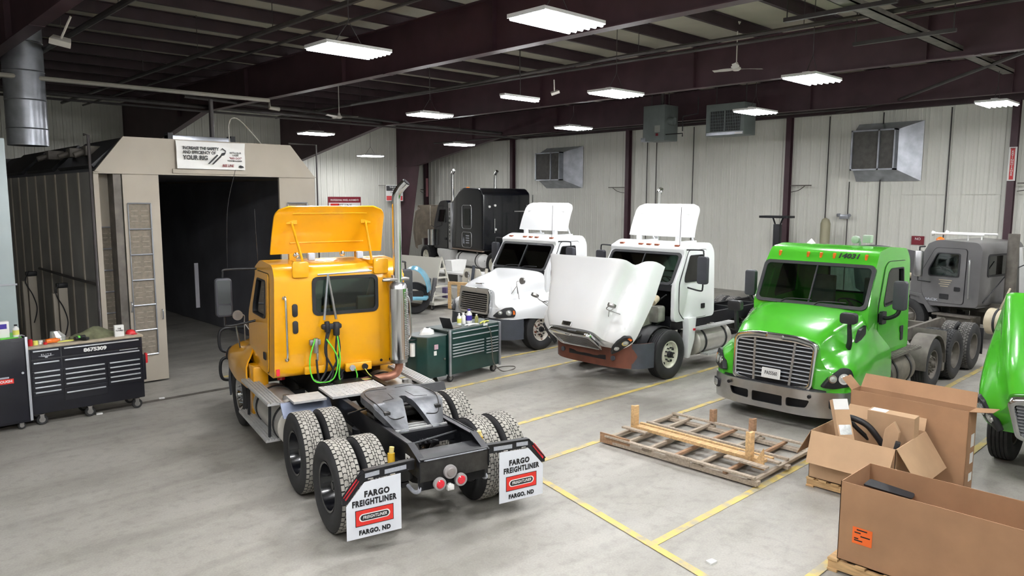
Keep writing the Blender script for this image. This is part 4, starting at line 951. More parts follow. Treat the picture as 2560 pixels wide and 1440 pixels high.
# ================================================================ GREEN TRUCKS
CA_PROF = [(-1.95, 1.0), (-1.95, 2.70), (-1.80, 2.88), (-.95, 2.94), (-.50, 2.88), (-.37, 2.68), (-.32, 2.62), (.03, 1.88), (-.12, 1.0)]
CA_SIDE = rpoly([(-1.60, 1.95), (-1.60, 2.55), (-1.0, 2.56), (-.86, 2.50), (-.62, 1.98), (-.66, 1.90)], .06)
CA_DOOR = rpoly([(-1.72, 1.04), (-1.72, 2.66), (-.90, 2.68), (-.74, 2.6), (-.42, 1.90), (-.42, 1.36), (-.66, 1.04)], .09)
def ca_hood(start):
    st = [(-.76, [(0, 1.93, .60), (.5, 1.92, .60), (.88, 1.88, .56), (1.02, 1.76, .50), (1.05, 1.50, .36), (1.10, 1.34, .2), (1.19, 1.12, .06), (1.19, .66, 0)]),
          (-.10, [(0, 1.92), (.5, 1.91), (.88, 1.87), (1.0, 1.75), (1.05, 1.52), (1.10, 1.36), (1.20, 1.12), (1.20, .66)]),
          (.35, [(0, 1.82), (.48, 1.81), (.81, 1.77), (.93, 1.63), (1.0, 1.44), (1.09, 1.30), (1.21, 1.08), (1.21, .66)]),
          (.80, [(0, 1.69), (.45, 1.68), (.76, 1.64), (.85, 1.50), (.94, 1.31), (1.06, 1.20), (1.19, 1.02), (1.19, .66)]),
          (1.05, [(0, 1.60), (.42, 1.59), (.72, 1.55), (.79, 1.42), (.87, 1.25), (.98, 1.15), (1.12, 1.0), (1.13, .66)]),
          (1.20, [(0, 1.52), (.40, 1.51), (.68, 1.47), (.75, 1.35), (.78, 1.19), (.85, 1.08), (.94, .97), (.95, .66)])]
    return st[start:]
def grille_cascadia(T):
    mt = face((0, 1, 0), (-.12, 0, 1), (1.235, 0, .66)); 
    def ring(o, i, a, b):
        n = len(o); vs = [(x, y, a) for x, y in o] + [(x, y, a) for x, y in i] + [(x, y, b) for x, y in o] + [(x, y, b) for x, y in i]; fs = []
        for q in range(n):
            j = (q + 1) % n; fs += [(q, j, n + j, n + q), (2 * n + q, 3 * n + q, 3 * n + j, 2 * n + j), (q, 2 * n + q, 2 * n + j, j), (n + q, n + j, 3 * n + j, 3 * n + q)]
        return MB().add(vs, fs)
    o = rpoly([(-.71, .0), (-.35, -.05), (.35, -.05), (.71, .0), (.75, .78), (.40, .87), (-.40, .87), (-.75, .78)], .11, 5)
    i = rpoly([(-.64, .07), (-.33, .03), (.33, .03), (.64, .07), (.67, .70), (.36, .745), (-.36, .745), (-.67, .70)], .07, 5)
    g = ring(o, i, -.02, .085).tr(mt).build('grille_surround', CHR, T, smooth=40, bevel=.02)
    MB().prism(i, 'z', -.01, .005).tr(mt).build('grille_backing', LBLK, g, smooth=0)
    m = MB()
    for k in range(10):
        z = .095 + k * .066; m.box((-.655, z - .006, .01), (.655, z + .012, .055)); 
    m.tr(mt).build('grille_bars', HNDL, g, smooth=0)
    for q in (-1, 1): MB().prism([(q * .34, .03), (q * .30, .03), (q * .34, .74), (q * .38, .74)], 'z', .005, .062).tr(mt).build('grille_post', STL, g)
    MB().prism(rrect(-.16, .775, .16, .85, .036), 'z', .085, .095).tr(mt).build('badge', CHR, g, bevel=.004)
    MB().prism(rrect(-.13, .79, .13, .835, .022), 'z', .095, .099).tr(mt).build('badge_field', STL, g)
    return [g] + list(g.children), mt
def cascadia(label, x, y, ang, opened=False):
    T = empty('semi_truck', (x, y, 0), ang, label, 'truck')
    cab_shell(T, CA_PROF, 1.05, GRN, (.03, 1.90, -.33, 2.63, .99), (-.5, 1.95, .5, 2.55), CA_SIDE, CA_DOOR)
    piv = (1.15, .88) if opened else None; an = math.radians(44)
    hood_shell(T, ca_hood(0), GRN, (0, .5, .62, .66), True, piv, an)
    ex, mt = grille_cascadia(T)
    hl = [(-.26, -.15), (-.05, -.18), (.24, -.13), (.27, .02), (.22, .15), (.08, .17), (-.12, .02)]
    for s in (1, -1): ex += headlight(T, s, (1.12, s * 1.03, .92), .78, .5, .34, poly=hl, bowls=2)
    for s in (() if opened else (1, -1)):
        b = MB(); b.tube([(.62, s * .98, 1.32), (.66, s * 1.02, 1.45), (.70, s * 1.02, 1.68), (.72, s * 1.02, 1.80)], lambda t: .05 - .022 * t, 10); b.prism(rrect(s * 1.02 - .13, 1.76, s * 1.02 + .13, 1.94, .05), 'x', .68, .80); q = b.build('hood_mirror', BLK, T, bevel=.012); ex.append(q)
        b = MB(); b.prism(rpoly([(.44, 1.40), (.06, 1.46), (.06, 1.66), (.26, 1.60)], .02), 'y', s * .90, s * 1.045); q = b.build('hood_vent', BLK, T); ex.append(q)
    if opened:
        for e in ex: hinge(e, piv, an)
        engine(T)
    MB().box((-.12, -.95, .9), (-.08, .95, 1.85)).build('firewall', FRM, T, smooth=0)
    # black trim strip and dull chrome bumper with openings
    if not opened: curved_bar([(1.34, 0), (1.33, .55), (1.22, .9), (1.02, 1.12), (.70, 1.20)], .62, .70, .12).build('bumper_trim', BLK, T)
    bm_ = curved_bar([(1.40, 0), (1.39, .55), (1.27, .93), (1.02, 1.18), (.56, 1.25)], .26, .68, .03)
    oc = [MB().prism(rrect(-.27, .36, .27, .53, .02), 'x', 1.2, 1.6)]
    for s in (1, -1): oc.append(MB().prism(rpoly([(s * .34, .38), (s * .34, .53), (s * .72, .53), (s * .66, .40)], .04), 'x', 1.2, 1.6))
    if not opened: bm_.build('bumper', STL, T, boolean=oc, smooth=40)
    if not opened: MB().box((1.15, -.8, .30), (1.25, .8, .6)).build('bumper_inner', LBLK, T, smooth=0)
    for s in (() if opened else (1, -1)):
        MB().cyl((1.385, s * .72, .60), (1.41, s * .72, .60), .03, 14).build('tow_hole', LBLK, T)
        r = Vector((-math.sin(.75), math.cos(.75) * s, 0)); mf = face(r, (0, 0, 1), (1.17, s * 1.07, .50)); sg = 1 if (mf.to_3x3() @ Vector((0, 0, 1))).x > 0 else -1
        o = MB().prism(rrect(-.12, -.08, .12, .08, .04), 'z', -.02 * sg, .03 * sg).tr(mf).build('fog_lamp', BLK, T)
        MB().prism(rrect(-.085, -.055, .085, .055, .03), 'z', .03 * sg, .045 * sg).tr(mf).build('lens', CLR, o)
    # roof: five amber lamps, cab mirrors, antenna cone
    for yy in (-.78, -.24, .0, .24, .80):
        b = MB().prism(rrect(yy - .022, 2.70, yy + .022, 2.82, .02), 'x', -.44, -.375); b.tr(Matrix.Translation((-.02, 0, 0))); b.build('roof_marker_light', AMB, T, bevel=.01)
    for s in ((1,) if opened else (1, -1)):
        b = MB(); b.prism(rrect(s * 1.38 - .11, 1.90, s * 1.38 + .11, 2.40, .05), 'x', -.52, -.40); o = b.build('side_mirror', MIRB, T, bevel=.025)
        MB().prism(rrect(s * 1.38 - .09, 1.93, s * 1.38 + .09, 2.37, .04), 'x', -.53, -.52).build('mirror_glass', MGL, o)
        b = MB(); b.tube([(-.50, s * 1.07, 1.74), (-.48, s * 1.2, 1.74), (-.46, s * 1.34, 1.82), (-.46, s * 1.38, 1.93)], .035, 10); b.prism(rrect(-.62, 1.62, -.42, 1.84, .03), 'y', s * 1.04, s * 1.12); b.build('mirror_arm', BLK, o)
    MB().lathe([(0, .09), (.04, .07), (.11, .01), (.115, 0)], 18, 'z', (-1.2, -.55, 2.90)).build('antenna_dome', LWHT, T)
    for s in (1, -1):
        wheel('steer', PGREY, T, 0, s * 1.05, s, True, treadm=RUB)
        b = MB(); b.prism(rrect(-.62, 1.14, -.56, 1.2, .02), 'y', s * 1.06, s * 1.09); b.build('marker_lamp', AMB, T)
    axle(T, 0, diff=False)
    return T
G1 = cascadia('bright green day cab semi truck with chrome grille, facing the pallet frame', 13.0, 5.9, PI)
text('lettering', '14031', .13, LBLK, G1, face((0, 1, 0), (-.13, 0, .2), (-.405, .50, 2.775)), .004, .004, sx=1.15, shear=.15, spacing=1.05)
mt = face((0, 1, 0), (-.12, 0, 1), (1.335, .02, .86))
pt = MB().prism(rrect(-.165, -.085, .165, .085, .012), 'z', 0, .006).tr(mt).build('licence_plate', LWHT, G1, smooth=0)
text('lettering', 'PA05560', .085, LBLK, pt, mt @ Matrix.Translation((0, 0, .008)), .001, .001, sx=.72)
MB().prism(rrect(-.15, -.077, .15, .077, .01), 'z', .006, .007).tr(mt).build('plate_field', mat('plate_grey', hexc(206, 206, 204), .5), pt, smooth=0)
for nm in ('badge_panel',):
    MB().prism(rrect(-1.62, 1.20, -1.50, 1.42, .03), 'y', 1.062, 1.075).build('door_latch', BLK, G1)
b = MB(); b.cyl((-1.25, .35, 2.92), (-1.25, .35, 3.0), .02, 8); b.cyl((-1.28, .28, 3.03), (-1.18, .28, 3.03), .07, 16); b.box((-1.32, .42, 2.98), (-1.18, .56, 3.12)); b.build('roof_horn', mat('pale_horn', hexc(176, 190, 176), .5, .2, .15, 6), G1, bevel=.01)
rails(G1, -6.3, .9, m=PGREY)
for s in (1, -1):
    tank(G1, s, -2.1, -.85, DTANK, .33, .86, .62); step(G1, -2.15, -.7, s * 1.02, s * 1.24, 1.02, PGREY)
    for f, k in ((-3.05, 0), (-4.45, 1), (-5.75, 1)):
        wheel('steer' if not k else 'drive', PGREY, G1, f, s * 1.07, s, not k, holes=10, treadm=TREADG if f < -5 else RUB)
        if k: wheel('drive', PGREY, G1, f, s * .735, s, True, treadm=TREADG if f < -5 else RUB, twist=PI)
    secs = []
    for i in range(15):
        a = PI * (-.02 + 1.04 * i / 14); secs.append([(-3.05 + .60 * math.cos(a), s * .88, .523 + .60 * math.sin(a)), (-3.05 + .60 * math.cos(a), s * 1.24, .523 + .60 * math.sin(a))])
    MB().loft(secs, caps=False, closed=False).build('tandem_fender', PGREY, G1, solid=.02)
    secs = []
    for i in range(10):
        a = PI * (-.1 + .6 * i / 9); secs.append([(-4.45 - .1 + .62 * math.cos(PI * .95 - a + 0) * -1 * -1, s * .6, .523 + .62 * math.sin(PI * .95 - a))] + [(-4.55 + .62 * math.cos(PI * .95 - a), s * 1.24, .523 + .62 * math.sin(PI * .95 - a))])
    MB().prism([(-3.75, .30), (-3.78, 1.1), (-3.6, 1.14), (-3.6, .30)], 'y', s * .6, s * 1.2).build('quarter_fender', PGREY, G1, bevel=.01)
    MB().box((-6.45, s * .9, .25), (-6.43, s * 1.2, .85)).build('mud_flap', BLK, G1, smooth=0)
for f in (-3.05, -4.45, -5.75): axle(G1, f, PGREY)
MB().beam((-3.3, 0, 1.12), (-5.0, .1, 1.2), .12, .1).build('ramp_bar', PGREY, G1)
G2 = cascadia('bright green semi truck with open hood, cut off by the right edge of the photo', 12.58, 1.60, PI, opened=True)
rails(G2, -5.0, .9, m=PGREY)
for s in (1, -1):
    tank(G2, s, -2.1, -.85, DTANK, .33, .86, .62)
    for f in (-3.9, -5.2): wheel('drive', PGREY, G2, f, s * 1.07, s, False, holes=10, treadm=TREADG)

# ================================================================ GREY TRUCK behind the green one
h = Vector((math.cos(math.radians(78)), math.sin(math.radians(78)), 0)); lf = Vector((-h.y, h.x, 0))
o = Vector((22.2, 7.3, 0)) - lf * 1.2
MK = empty('semi_truck', o, math.radians(78), 'dusty grey truck without hood behind the green truck, white rails on its roof', 'truck')
MK_PROF = [(-1.85, .98), (-1.85, 2.50), (-1.74, 2.66), (-.7, 2.70), (-.45, 2.58), (-.42, 2.50), (-.05, 1.82), (-.05, 1.0), (-.5, .9)]
cab_shell(MK, MK_PROF, 1.12, GRYP, (-.05, 1.84, -.42, 2.52, .95), (-.75, 1.78, .75, 2.34), rpoly([(-1.33, 1.72), (-1.33, 2.36), (-.72, 2.36), (-.52, 1.90), (-.52, 1.72)], .06), rpoly([(-1.48, 1.02), (-1.48, 2.48), (-.66, 2.48), (-.36, 1.85), (-.36, 1.3), (-.5, 1.02)], .1))
MB().prism(rrect(-1.1, 1.12, -.86, 1.26, .02), 'y', 1.13, 1.145).build('door_latch', BLK, MK)
MB().tube([(-1.62, 1.14, 1.2), (-1.62, 1.18, 1.3), (-1.60, 1.18, 2.1), (-1.58, 1.14, 2.2)], .02, 8).build('grab_handle', STL, MK)
MB().prism(rrect(-.32 - .2, 1.7, -.32 + .0, 2.4, .05), 'y', 1.38, 1.5).build('side_mirror', STL, MK, bevel=.02)
MB().tube([(-.4, 1.15, 2.5), (-.42, 1.44, 2.5), (-.42, 1.44, 2.38)], .02, 6, smooth=False).build('mirror_arm', BLK, MK)
MB().tube([(-.6, 1.15, 1.55), (-.42, 1.44, 1.6), (-.42, 1.44, 1.72)], .02, 6, smooth=False).build('mirror_arm', BLK, MK)
text('lettering', 'MACK', .09, SILV, MK, face((-1, 0, 0), (0, 0, 1), (-.62, 1.135, 1.08)), .003, .002, sx=1.6)
for i, tx in enumerate(('Kraco Transport', 'Freightliner ND', 'Fargo, ND')): 
    pass
b = MB()
for i in range(4): b.box((-1.16 + .03 * i, 1.128, 1.62 - .055 * i), (-.82 - .04 * (i % 2), 1.134, 1.64 - .055 * i))
b.build('faded_door_lettering', mat('faded_tan_lettering', hexc(168, 158, 136), .6), MK, smooth=0)
b = MB(); b.lathe([(0, .0), (.004, .08)], 20, 'y', (-.62, 1.13, 1.2)); b.build('door_emblem', LWHT, MK)
MB().lathe([(0, .11), (.05, .10), (.09, .04), (.10, 0)], 16, 'z', (-.55, .7, 2.66)).build('beacon', AMB, MK)
for l in (.55, -.15):
    MB().tube([(-1.6, l, 2.84), (-1.2, l, 2.84), (-.35, l, 2.84)], .03, 8, smooth=False).build('roof_horn', LWHT, MK); MB().cyl((-.33, l, 2.84), (-.25, l, 2.84), .035, 12, .075).build('horn_bell', LWHT, MK)
    MB().cyl((-1.2, l, 2.64), (-1.2, l, 2.84), .02, 6).build('horn_bracket', LWHT, MK)
rails(MK, -6.0, 1.2, m=PGREY); axle(MK, 0, diff=False); engine(MK, -.05, 1.1)
for s in (1, -1):
    wheel('steer', PGREY, MK, 0, s * 1.05, s, True); step(MK, -1.75, -.75, s * .95, s * 1.25, .72, PGREY); step(MK, -1.7, -.8, s * .95, s * 1.25, .40, PGREY)
    MB().prism([(-1.7, .3), (-1.7, .7), (-.8, .7), (-.8, .3)], 'y', s * .6, s * 1.1).build('battery_box', PGREY, MK, bevel=.02)
    tank(MK, s, -3.2, -2.0, mat('cream_tank', hexc(196, 184, 160), .5, .1, .2, 3), .34, .86, .66)
    MB().prism([(-.75, .75), (-.62, .72), (-.35, 1.12), (.2, 1.2), (.2, 1.24), (-.4, 1.2)], 'y', s * .85, s * 1.18).build('fender_brace', GRYP, MK)
    for f in (-4.3, -5.6): wheel('drive', PGREY, MK, f, s * 1.07, s, False, treadm=TREADG)
# upright exhaust / rack behind the cab
m = MB(); m.cyl((-2.25, -.7, .9), (-2.25, -.7, 3.6), .07, 14); m.cyl((-2.25, .4, .9), (-2.25, .4, 2.9), .13, 16); m.box((-2.35, -.9, .9), (-2.15, .9, 1.0)); m.build('exhaust_stack', PGREY, MK)
MB().prism([(-2.0, 1.0), (-1.9, 2.5), (-1.97, 2.5), (-2.2, 1.0)], 'y', -.95, -.7).build('cab_extender', LWHT, MK)
MB().tube([(-2.3, .5, 1.5), (-2.4, .9, 1.3), (-2.3, .9, .9), (-2.6, .6, .8)], .025, 6).build('hose', mat('tan_hose', hexc(170, 160, 140), .6), MK)
MB().tube([(-1.86, .9, 1.1), (-2.1, .2, 1.9), (-2.25, -.4, 2.1)], .014, 6, smooth=False).build('stay_rod', BLK, MK)
# its hood stands tipped forward in front of the engine
st = [(.0, [(0, 1.9), (.4, 1.88), (.66, 1.80), (.84, 1.62), (.9, 1.4), (1.04, 1.3), (1.16, 1.1), (1.16, .8)]), (.7, [(0, 1.74), (.38, 1.72), (.6, 1.66), (.74, 1.5), (.82, 1.3), (1.0, 1.2), (1.16, 1.05), (1.16, .8)]), (1.3, [(0, 1.6), (.34, 1.58), (.54, 1.52), (.64, 1.4), (.72, 1.2), (.86, 1.1), (1.0, .95), (1.0, .8)])]
hood_shell(MK, st, GRYP, (0.1, .5, .6, .62), False, (1.35, .85), math.radians(80), name='tipped_hood')

# ================================================================ BLACK SLEEPER TRUCK on the alignment rack
hK = math.radians(80); hd = Vector((math.cos(hK), math.sin(hK), 0)); lf = Vector((-hd.y, hd.x, 0)); oK = Vector((21.49, 28.47, .52)) - lf * 1.2
KW = empty('semi_truck', oK, hK, 'black sleeper truck with twin stacks raised on the white rack by the far wall', 'truck')
K_PROF = [(-2.3, .95), (-2.3, 2.85), (-1.6, 3.16), (-1.1, 3.1), (-.92, 2.9), (-.62, 2.1), (-.62, .95)]
cab_shell(KW, K_PROF, 1.05, BLKP, (-.62, 2.12, -.90, 2.86, .9), None, rpoly([(-1.75, 2.15), (-1.75, 2.75), (-1.1, 2.75), (-.95, 2.15)], .05), rpoly([(-1.95, 1.0), (-1.95, 2.85), (-1.05, 2.85), (-.8, 2.1), (-.8, 1.0)], .08))
m = MB().prism(rpoly([(-5.25, 1.05), (-5.25, 3.45), (-4.95, 3.66), (-3.6, 3.70), (-3.3, 3.62), (-2.45, 3.0), (-2.4, 1.05)], .1), 'y', -1.2, 1.2); sl = m.build('sleeper', BLKP, KW, bevel=.09, seg=4)
for s in (1, -1):
    for (a, b_, c, d) in ((-4.35, 1.95, -3.55, 2.95), (-4.35, 1.15, -3.55, 1.80)):
        m = MB(); P = [(x, s * 1.215, z) for x, z in rrect(a, b_, c, d, .12)]; P.append(P[0]); m.tube(P, .012, 5, smooth=False); m.build('trim_ring', STL, sl)
    MB().prism(rrect(-4.2, 2.1, -3.7, 2.8, .08), 'y', s * 1.19, s * 1.21).build('sleeper_window', GLASS, sl)
    MB().beam((-5.2, s * 1.15, 1.03), (-2.4, s * 1.15, 1.03), .1, .05).build('rocker_trim', mat('tan_trim', hexc(150, 132, 118), .5), sl)
b = MB()
for i in range(4): b.box((-4.15, 1.208, 1.62 - i * .1), (-3.85, 1.212, 1.67 - i * .1))
b.prism([(-3.75, 1.3), (-3.62, 1.3), (-3.62, 1.45), (-3.68, 1.6), (-3.75, 1.45)], 'y', 1.208, 1.212); b.build('side_lettering', SILV, sl, smooth=0)
m = MB(); m.box((-5.31, -.95, 2.68), (-5.28, -.35, 2.72)); m.box((-5.30, .62, 1.8), (-5.27, .66, 2.4)); m.box((-5.32, -1.12, 2.2), (-5.28, -1.08, 2.7)); m.beam((-5.3, -.95, 2.95), (-5.3, -1.3, 2.95), .03, .03); m.beam((-5.3, -1.3, 2.95), (-5.3, -1.3, 3.4), .03, .03, up=(1, 0, 0)); m.build('grab_bar', STL, sl)
for l, z in ((.9, 2.9), (.62, 2.95), (.6, 1.95), (-.85, 1.95)): MB().cyl((-5.32, l, z), (-5.26, l, z), .05, 12).build('work_lamp', LWHT, sl)
for s in (1, -1):
    MB().tube([(-2.55, s * 1.12, 1.0), (-2.55, s * 1.12, 3.0), (-2.55, s * 1.12, 4.2), (-2.60, s * 1.12, 4.36), (-2.72, s * 1.12, 4.48)], .075, 14).build('exhaust_stack', CHR, KW)
    b = MB(); b.prism(rrect(s * 1.12 - .14, 1.0, s * 1.12 + .14, 3.05, .03), 'x', -2.62, -2.42); g = b.build('stack_guard', STL, KW, bevel=.01)
    MB().lathe([(0, .02), (.02, .19), (.75, .19), (.78, .02)], 24, 'x', (-.95, s * 1.15, 0)).tr(Matrix.Translation((0, 0, 0))).tr(Matrix(((0, 0, -1, -.6), (0, 1, 0, 0), (1, 0, 0, 2.0), (0, 0, 0, 1)))).build('air_cleaner', CHR, KW)
    tank(KW, s, -4.9, -2.9, LWHT, .3, .9, .6)
    b = MB(); b.prism([(-2.3, .35), (-2.45, .95), (-1.2, .95), (-1.2, .75), (-1.6, .35)], 'y', s * .8, s * 1.2); b.build('battery_box', LWHT, KW, bevel=.02)
    wheel('steer', WRIM, KW, 0, s * 1.05, s, True)
    for f in (-6.0, -7.3): wheel('drive', WRIM, KW, f, s * 1.07, s, False, treadm=TREADG)
    MB().tube([(-.85, s * 1.08, 2.9), (-.85, s * 1.35, 2.9), (-.85, s * 1.35, 2.0), (-.8, s * 1.08, 1.9)], .02, 6, smooth=False).build('mirror_arm', CHR, KW)
for i, ch in enumerate('KENWORTH'): text('lettering', ch, .17, LBLK, KW, face((-1, 0, 0), (0, 0, 1), (-2.52, 1.265, 2.75 - i * .2)), .004, .002)
m = MB(); m.cyl((-2.6, .3, 3.72), (-2.4, .3, 3.72), .03, 8); m.build('roof_light', AMB, KW)
rails(KW, -7.8, 1.0); axle(KW, 0, diff=False); engine(KW, -.5, .9)
axle(KW, -6.0); axle(KW, -7.3)
st = [(-.6, [(0, 2.05), (.4, 2.03), (.6, 1.98), (.74, 1.8), (.76, 1.5), (.9, 1.36), (1.18, 1.1), (1.18, .9)]), (.3, [(0, 1.95), (.36, 1.93), (.54, 1.88), (.64, 1.7), (.66, 1.4), (.9, 1.3), (1.18, 1.1), (1.18, .8)]), (1.2, [(0, 1.8), (.3, 1.78), (.44, 1.72), (.5, 1.55), (.54, 1.2), (.7, 1.1), (1.0, .95), (1.0, .7)])]
hood_shell(KW, st, mat('hood_underside_tan', hexc(122, 112, 98), .7, 0, .25, 3), (0, .5, .6, .62), False, (1.25, .75), math.radians(72), name='tipped_hood')
# white alignment rack under it
RK = empty('alignment_rack', oK - Vector((0, 0, .52)), hK, 'white steel alignment runway the black sleeper truck stands on', 'vehicle rack')
for s in (1, -1):
    m = MB(); m.box((-9.0, s * 1.05 - .35, .44), (2.6, s * 1.05 + .35, .52)); m.box((-9.0, s * 1.05 - .35, .34), (2.6, s * 1.05 - .33, .52)); m.build('runway', LWHT, RK, smooth=0)
    for f in (-8.5, -6, -3.5, -1, 1.2, 2.4): m = MB(); m.box((f - .08, s * 1.05 - .33, 0), (f + .08, s * 1.05 + .33, .44)); m.build('leg', LWHT, RK, smooth=0)

# ================================================================ PAINT / ALIGNMENT BOOTH
B = empty('drive_through_booth', (6.5, 16.0, 0), 0, 'cream steel drive-through booth with dark open doorway and a banner over it', 'booth')
def bb(name, m_, mb, **k): return mb.tr(Matrix.Translation((-6.5, -16.0, 0))).build(name, m_, B, **k)
bb('header_panel', BOOTH, MB().prism([(4.15, 4.24), (4.72, 4.96), (8.24, 4.96), (8.84, 4.24)], 'y', 15.93, 16.0), smooth=0)
m = MB(); m.box((5.62, 15.90, 4.27), (7.18, 15.93, 4.36)); m.box((4.15, 15.90, 4.235), (8.84, 15.94, 4.26)); bb('header_trim', BOOTH, m, smooth=0)
DEP = 26.5
m = MB()
m.box((4.17, 16.0, 0), (4.23, DEP, 4.27)); 
m2 = MB()
for i in range(12): m2.box((4.145, 16.05 + i * .93, 0), (4.17, 16.13 + i * .93, 4.27))
bb('side_wall', BOOTHI, m, smooth=0); bb('wall_stud', BOOTH, m2, smooth=0)
m = MB(); m.box((8.76, 16.0, 0), (8.82, DEP, 4.27)); bb('side_wall', BOOTH, m, smooth=0)
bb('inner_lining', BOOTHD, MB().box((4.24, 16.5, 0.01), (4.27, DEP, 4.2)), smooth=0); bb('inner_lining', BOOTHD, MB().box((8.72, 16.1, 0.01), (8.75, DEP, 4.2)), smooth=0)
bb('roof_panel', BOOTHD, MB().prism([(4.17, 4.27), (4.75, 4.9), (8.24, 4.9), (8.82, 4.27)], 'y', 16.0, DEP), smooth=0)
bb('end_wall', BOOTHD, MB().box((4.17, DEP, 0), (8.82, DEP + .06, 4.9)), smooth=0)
for x in (7.55, 8.0, 5.6): pass
for (x, y, z0, z1) in ((7.54, 20.0, .86, 2.05), (6.55, 19.9, 1.1, 2.1)): bb('light_strip', mat('unlit_lamp_panel', hexc(150, 150, 156), .5), MB().box((x - .05, y, z0), (x + .05, y + .04, z1)), smooth=0)
def filt_door(x0, x1, y, fx0, fx1, zt, lab):
    d = bb('door_leaf', BOOTH, MB().box((x0, y, .04), (x1, y + .06, 4.235)), smooth=0)
    m = MB(); m.box((fx0, y - .012, .6), (fx1, y, zt)); f = m.tr(Matrix.Translation((-6.5, -16, 0))).build('filter_panel', FILT, d, smooth=0)
    n = 6; h = (zt - .6) / n; m = MB()
    for i in range(n + 1): m.tube([(fx0 - 6.5, y - 16.03, .6 + h * i), (fx1 - 6.5, y - 16.03, .6 + h * i)], .016, 6, smooth=False)
    m.tube([(fx1 - 6.5, y - 16.03, .6), (fx1 - 6.5, y - 16.03, zt)], .014, 6, smooth=False); m.tube([(fx0 - 6.5, y - 16.02, .6), (fx0 - 6.5, y - 16.02, zt)], .01, 6, smooth=False)
    m.build('filter_frame', GALV, d)
    m = MB(); random.seed(3)
    for i in range(n):
        for k in (0.3, .5, .7):
            for q in (.1, .55): m.box((fx0 + (fx1 - fx0) * q, y - .02, .6 + h * (i + k)), (fx0 + (fx1 - fx0) * (q + .32), y - .012, .6 + h * (i + k) + .012))
    m.tr(Matrix.Translation((-6.5, -16, 0))).build('filter_pleat', mat('pale_seam', hexc(160, 152, 138), .9), d, smooth=0)
    return d
d = filt_door(4.66, 5.34, 15.93, 4.73, 5.15, 3.66, 'l')
m = MB(); m.tube([(5.27 - 6.5, -.09, 1.30), (5.27 - 6.5, -.13, 1.33), (5.27 - 6.5, -.13, 1.47), (5.27 - 6.5, -.09, 1.5)], .012, 6); m.tube([(4.69 - 6.5, -.09, 1.5), (4.69 - 6.5, -.13, 1.55), (4.69 - 6.5, -.13, 1.66), (4.69 - 6.5, -.09, 1.7)], .012, 6); m.build('door_pull', GALV, d)
filt_door(4.24, 4.66, 16.34, 4.33, 4.6, 3.19, 'r')
bb('corner_post', PGREY, MB().box((4.50, 15.95, 0), (4.64, 16.3, 4.235)), smooth=0)
bb('corner_post', BOOTH, MB().box((4.15, 15.93, 0), (4.24, 16.05, 4.27)), smooth=0)
filt_door(7.94, 8.82, 15.93, 8.12, 8.6, 3.66, 'x')
m = MB(); m.tube([(4.02, 15.9, 4.95), (4.10, 15.9, 4.95), (4.10, 15.9, .1)], .028, 8, smooth=False); m.tube([(4.1, 15.9, 2.1), (4.06, 17.5, 2.1), (4.06, 20.5, 2.1)], .03, 8, smooth=False); bb('air_pipe', PIPE, m)
bb('air_pipe', PIPE, MB().tube([(8.2, 15.95, 5.0), (8.9, 15.95, 5.0), (8.9, 15.95, 2)], .02, 8, smooth=False))
# roof gear on the booth
for i in range(3): y = 17.4 + i * 3.1; bb('roof_duct_box', FRM, MB().beam((4.2, y, 4.37), (4.78, y, 4.92), 2.6, .08), smooth=0)
for k, (x, y) in enumerate(((4.45, 17.2), (4.4, 18.2), (4.3, 19.6))):
    m = MB(); m.box((x - .12, y - .16, 4.62), (x + .2, y + .16, 4.82)); m.cyl((x - .1, y, 4.7), (x - .3, y, 4.62), .06, 10); bb('roof_motor', PGREY, m, bevel=.02)
m = MB(); m.box((5.90, 16.9, 4.96), (7.35, 17.1, 5.12)); bb('door_operator', GALV, m, bevel=.01)
for x in (5.9, 7.28): bb('operator_bracket', BLK, MB().box((x, 16.88, 4.96), (x + .1, 17.12, 5.16)))
m = MB(); m.cyl((6.9, 17.0, 5.1), (6.9, 17.0, 5.95), .05, 10); bb('vent_post', PIPE, m)
MB().tube([(.45, .2, 4.95), (.45, .2, 5.35), (.55, .2, 5.5), (.75, .2, 5.42), (1.2, .2, 4.95)], .012, 6).build('looped_cable', PIPEW, B)
# banner
bn = empty('banner', (6.41, 15.86, 4.64), 0, 'white vinyl banner on the booth header reading YOUR RIG', 'banner')
m = MB(); secs = []
for i in range(17):
    z = -.27 + .57 * i / 16; secs.append([(-.72 + 1.44 * j / 32, -.012 * math.sin(3 * j / 32 * PI + i * .3) - .012 * math.cos(i * .55 + j * .1), z - .01 * math.sin(PI * j / 32) * (i / 16)) for j in range(33)])
m.loft(secs, caps=False, closed=False).build('vinyl_sheet', LWHT, bn, solid=.003)
fb = lambda x, z: face((1, 0, 0), (0, 0, 1), (x, -.030, z))
text('lettering', 'INCREASE THE SAFETY', .085, LBLK, bn, fb(-.60, .15), .003, .001, 'LEFT', sx=.86)
text('lettering', 'AND EFFICIENCY OF', .085, LBLK, bn, fb(-.60, .065), .003, .001, 'LEFT', sx=.86)
text('lettering', 'YOUR RIG', .125, LBLK, bn, fb(-.60, -.045), .004, .001, 'LEFT', sx=.88)
text('lettering', 'WITH OUR\nLASER', .05, LBLK, bn, fb(.5, .06), .001, .001)
text('lettering', '"RED DOT"', .055, LMAR, bn, fb(.5, -.03), .001, .001)
text('lettering', 'TANDEM ALIGNER', .045, LBLK, bn, fb(.48, -.085), .001, .001, sx=.85)
text('lettering', 'BEE LINE', .075, LMAR, bn, fb(.33, -.19), .002, .001, sx=.85, shear=.2)
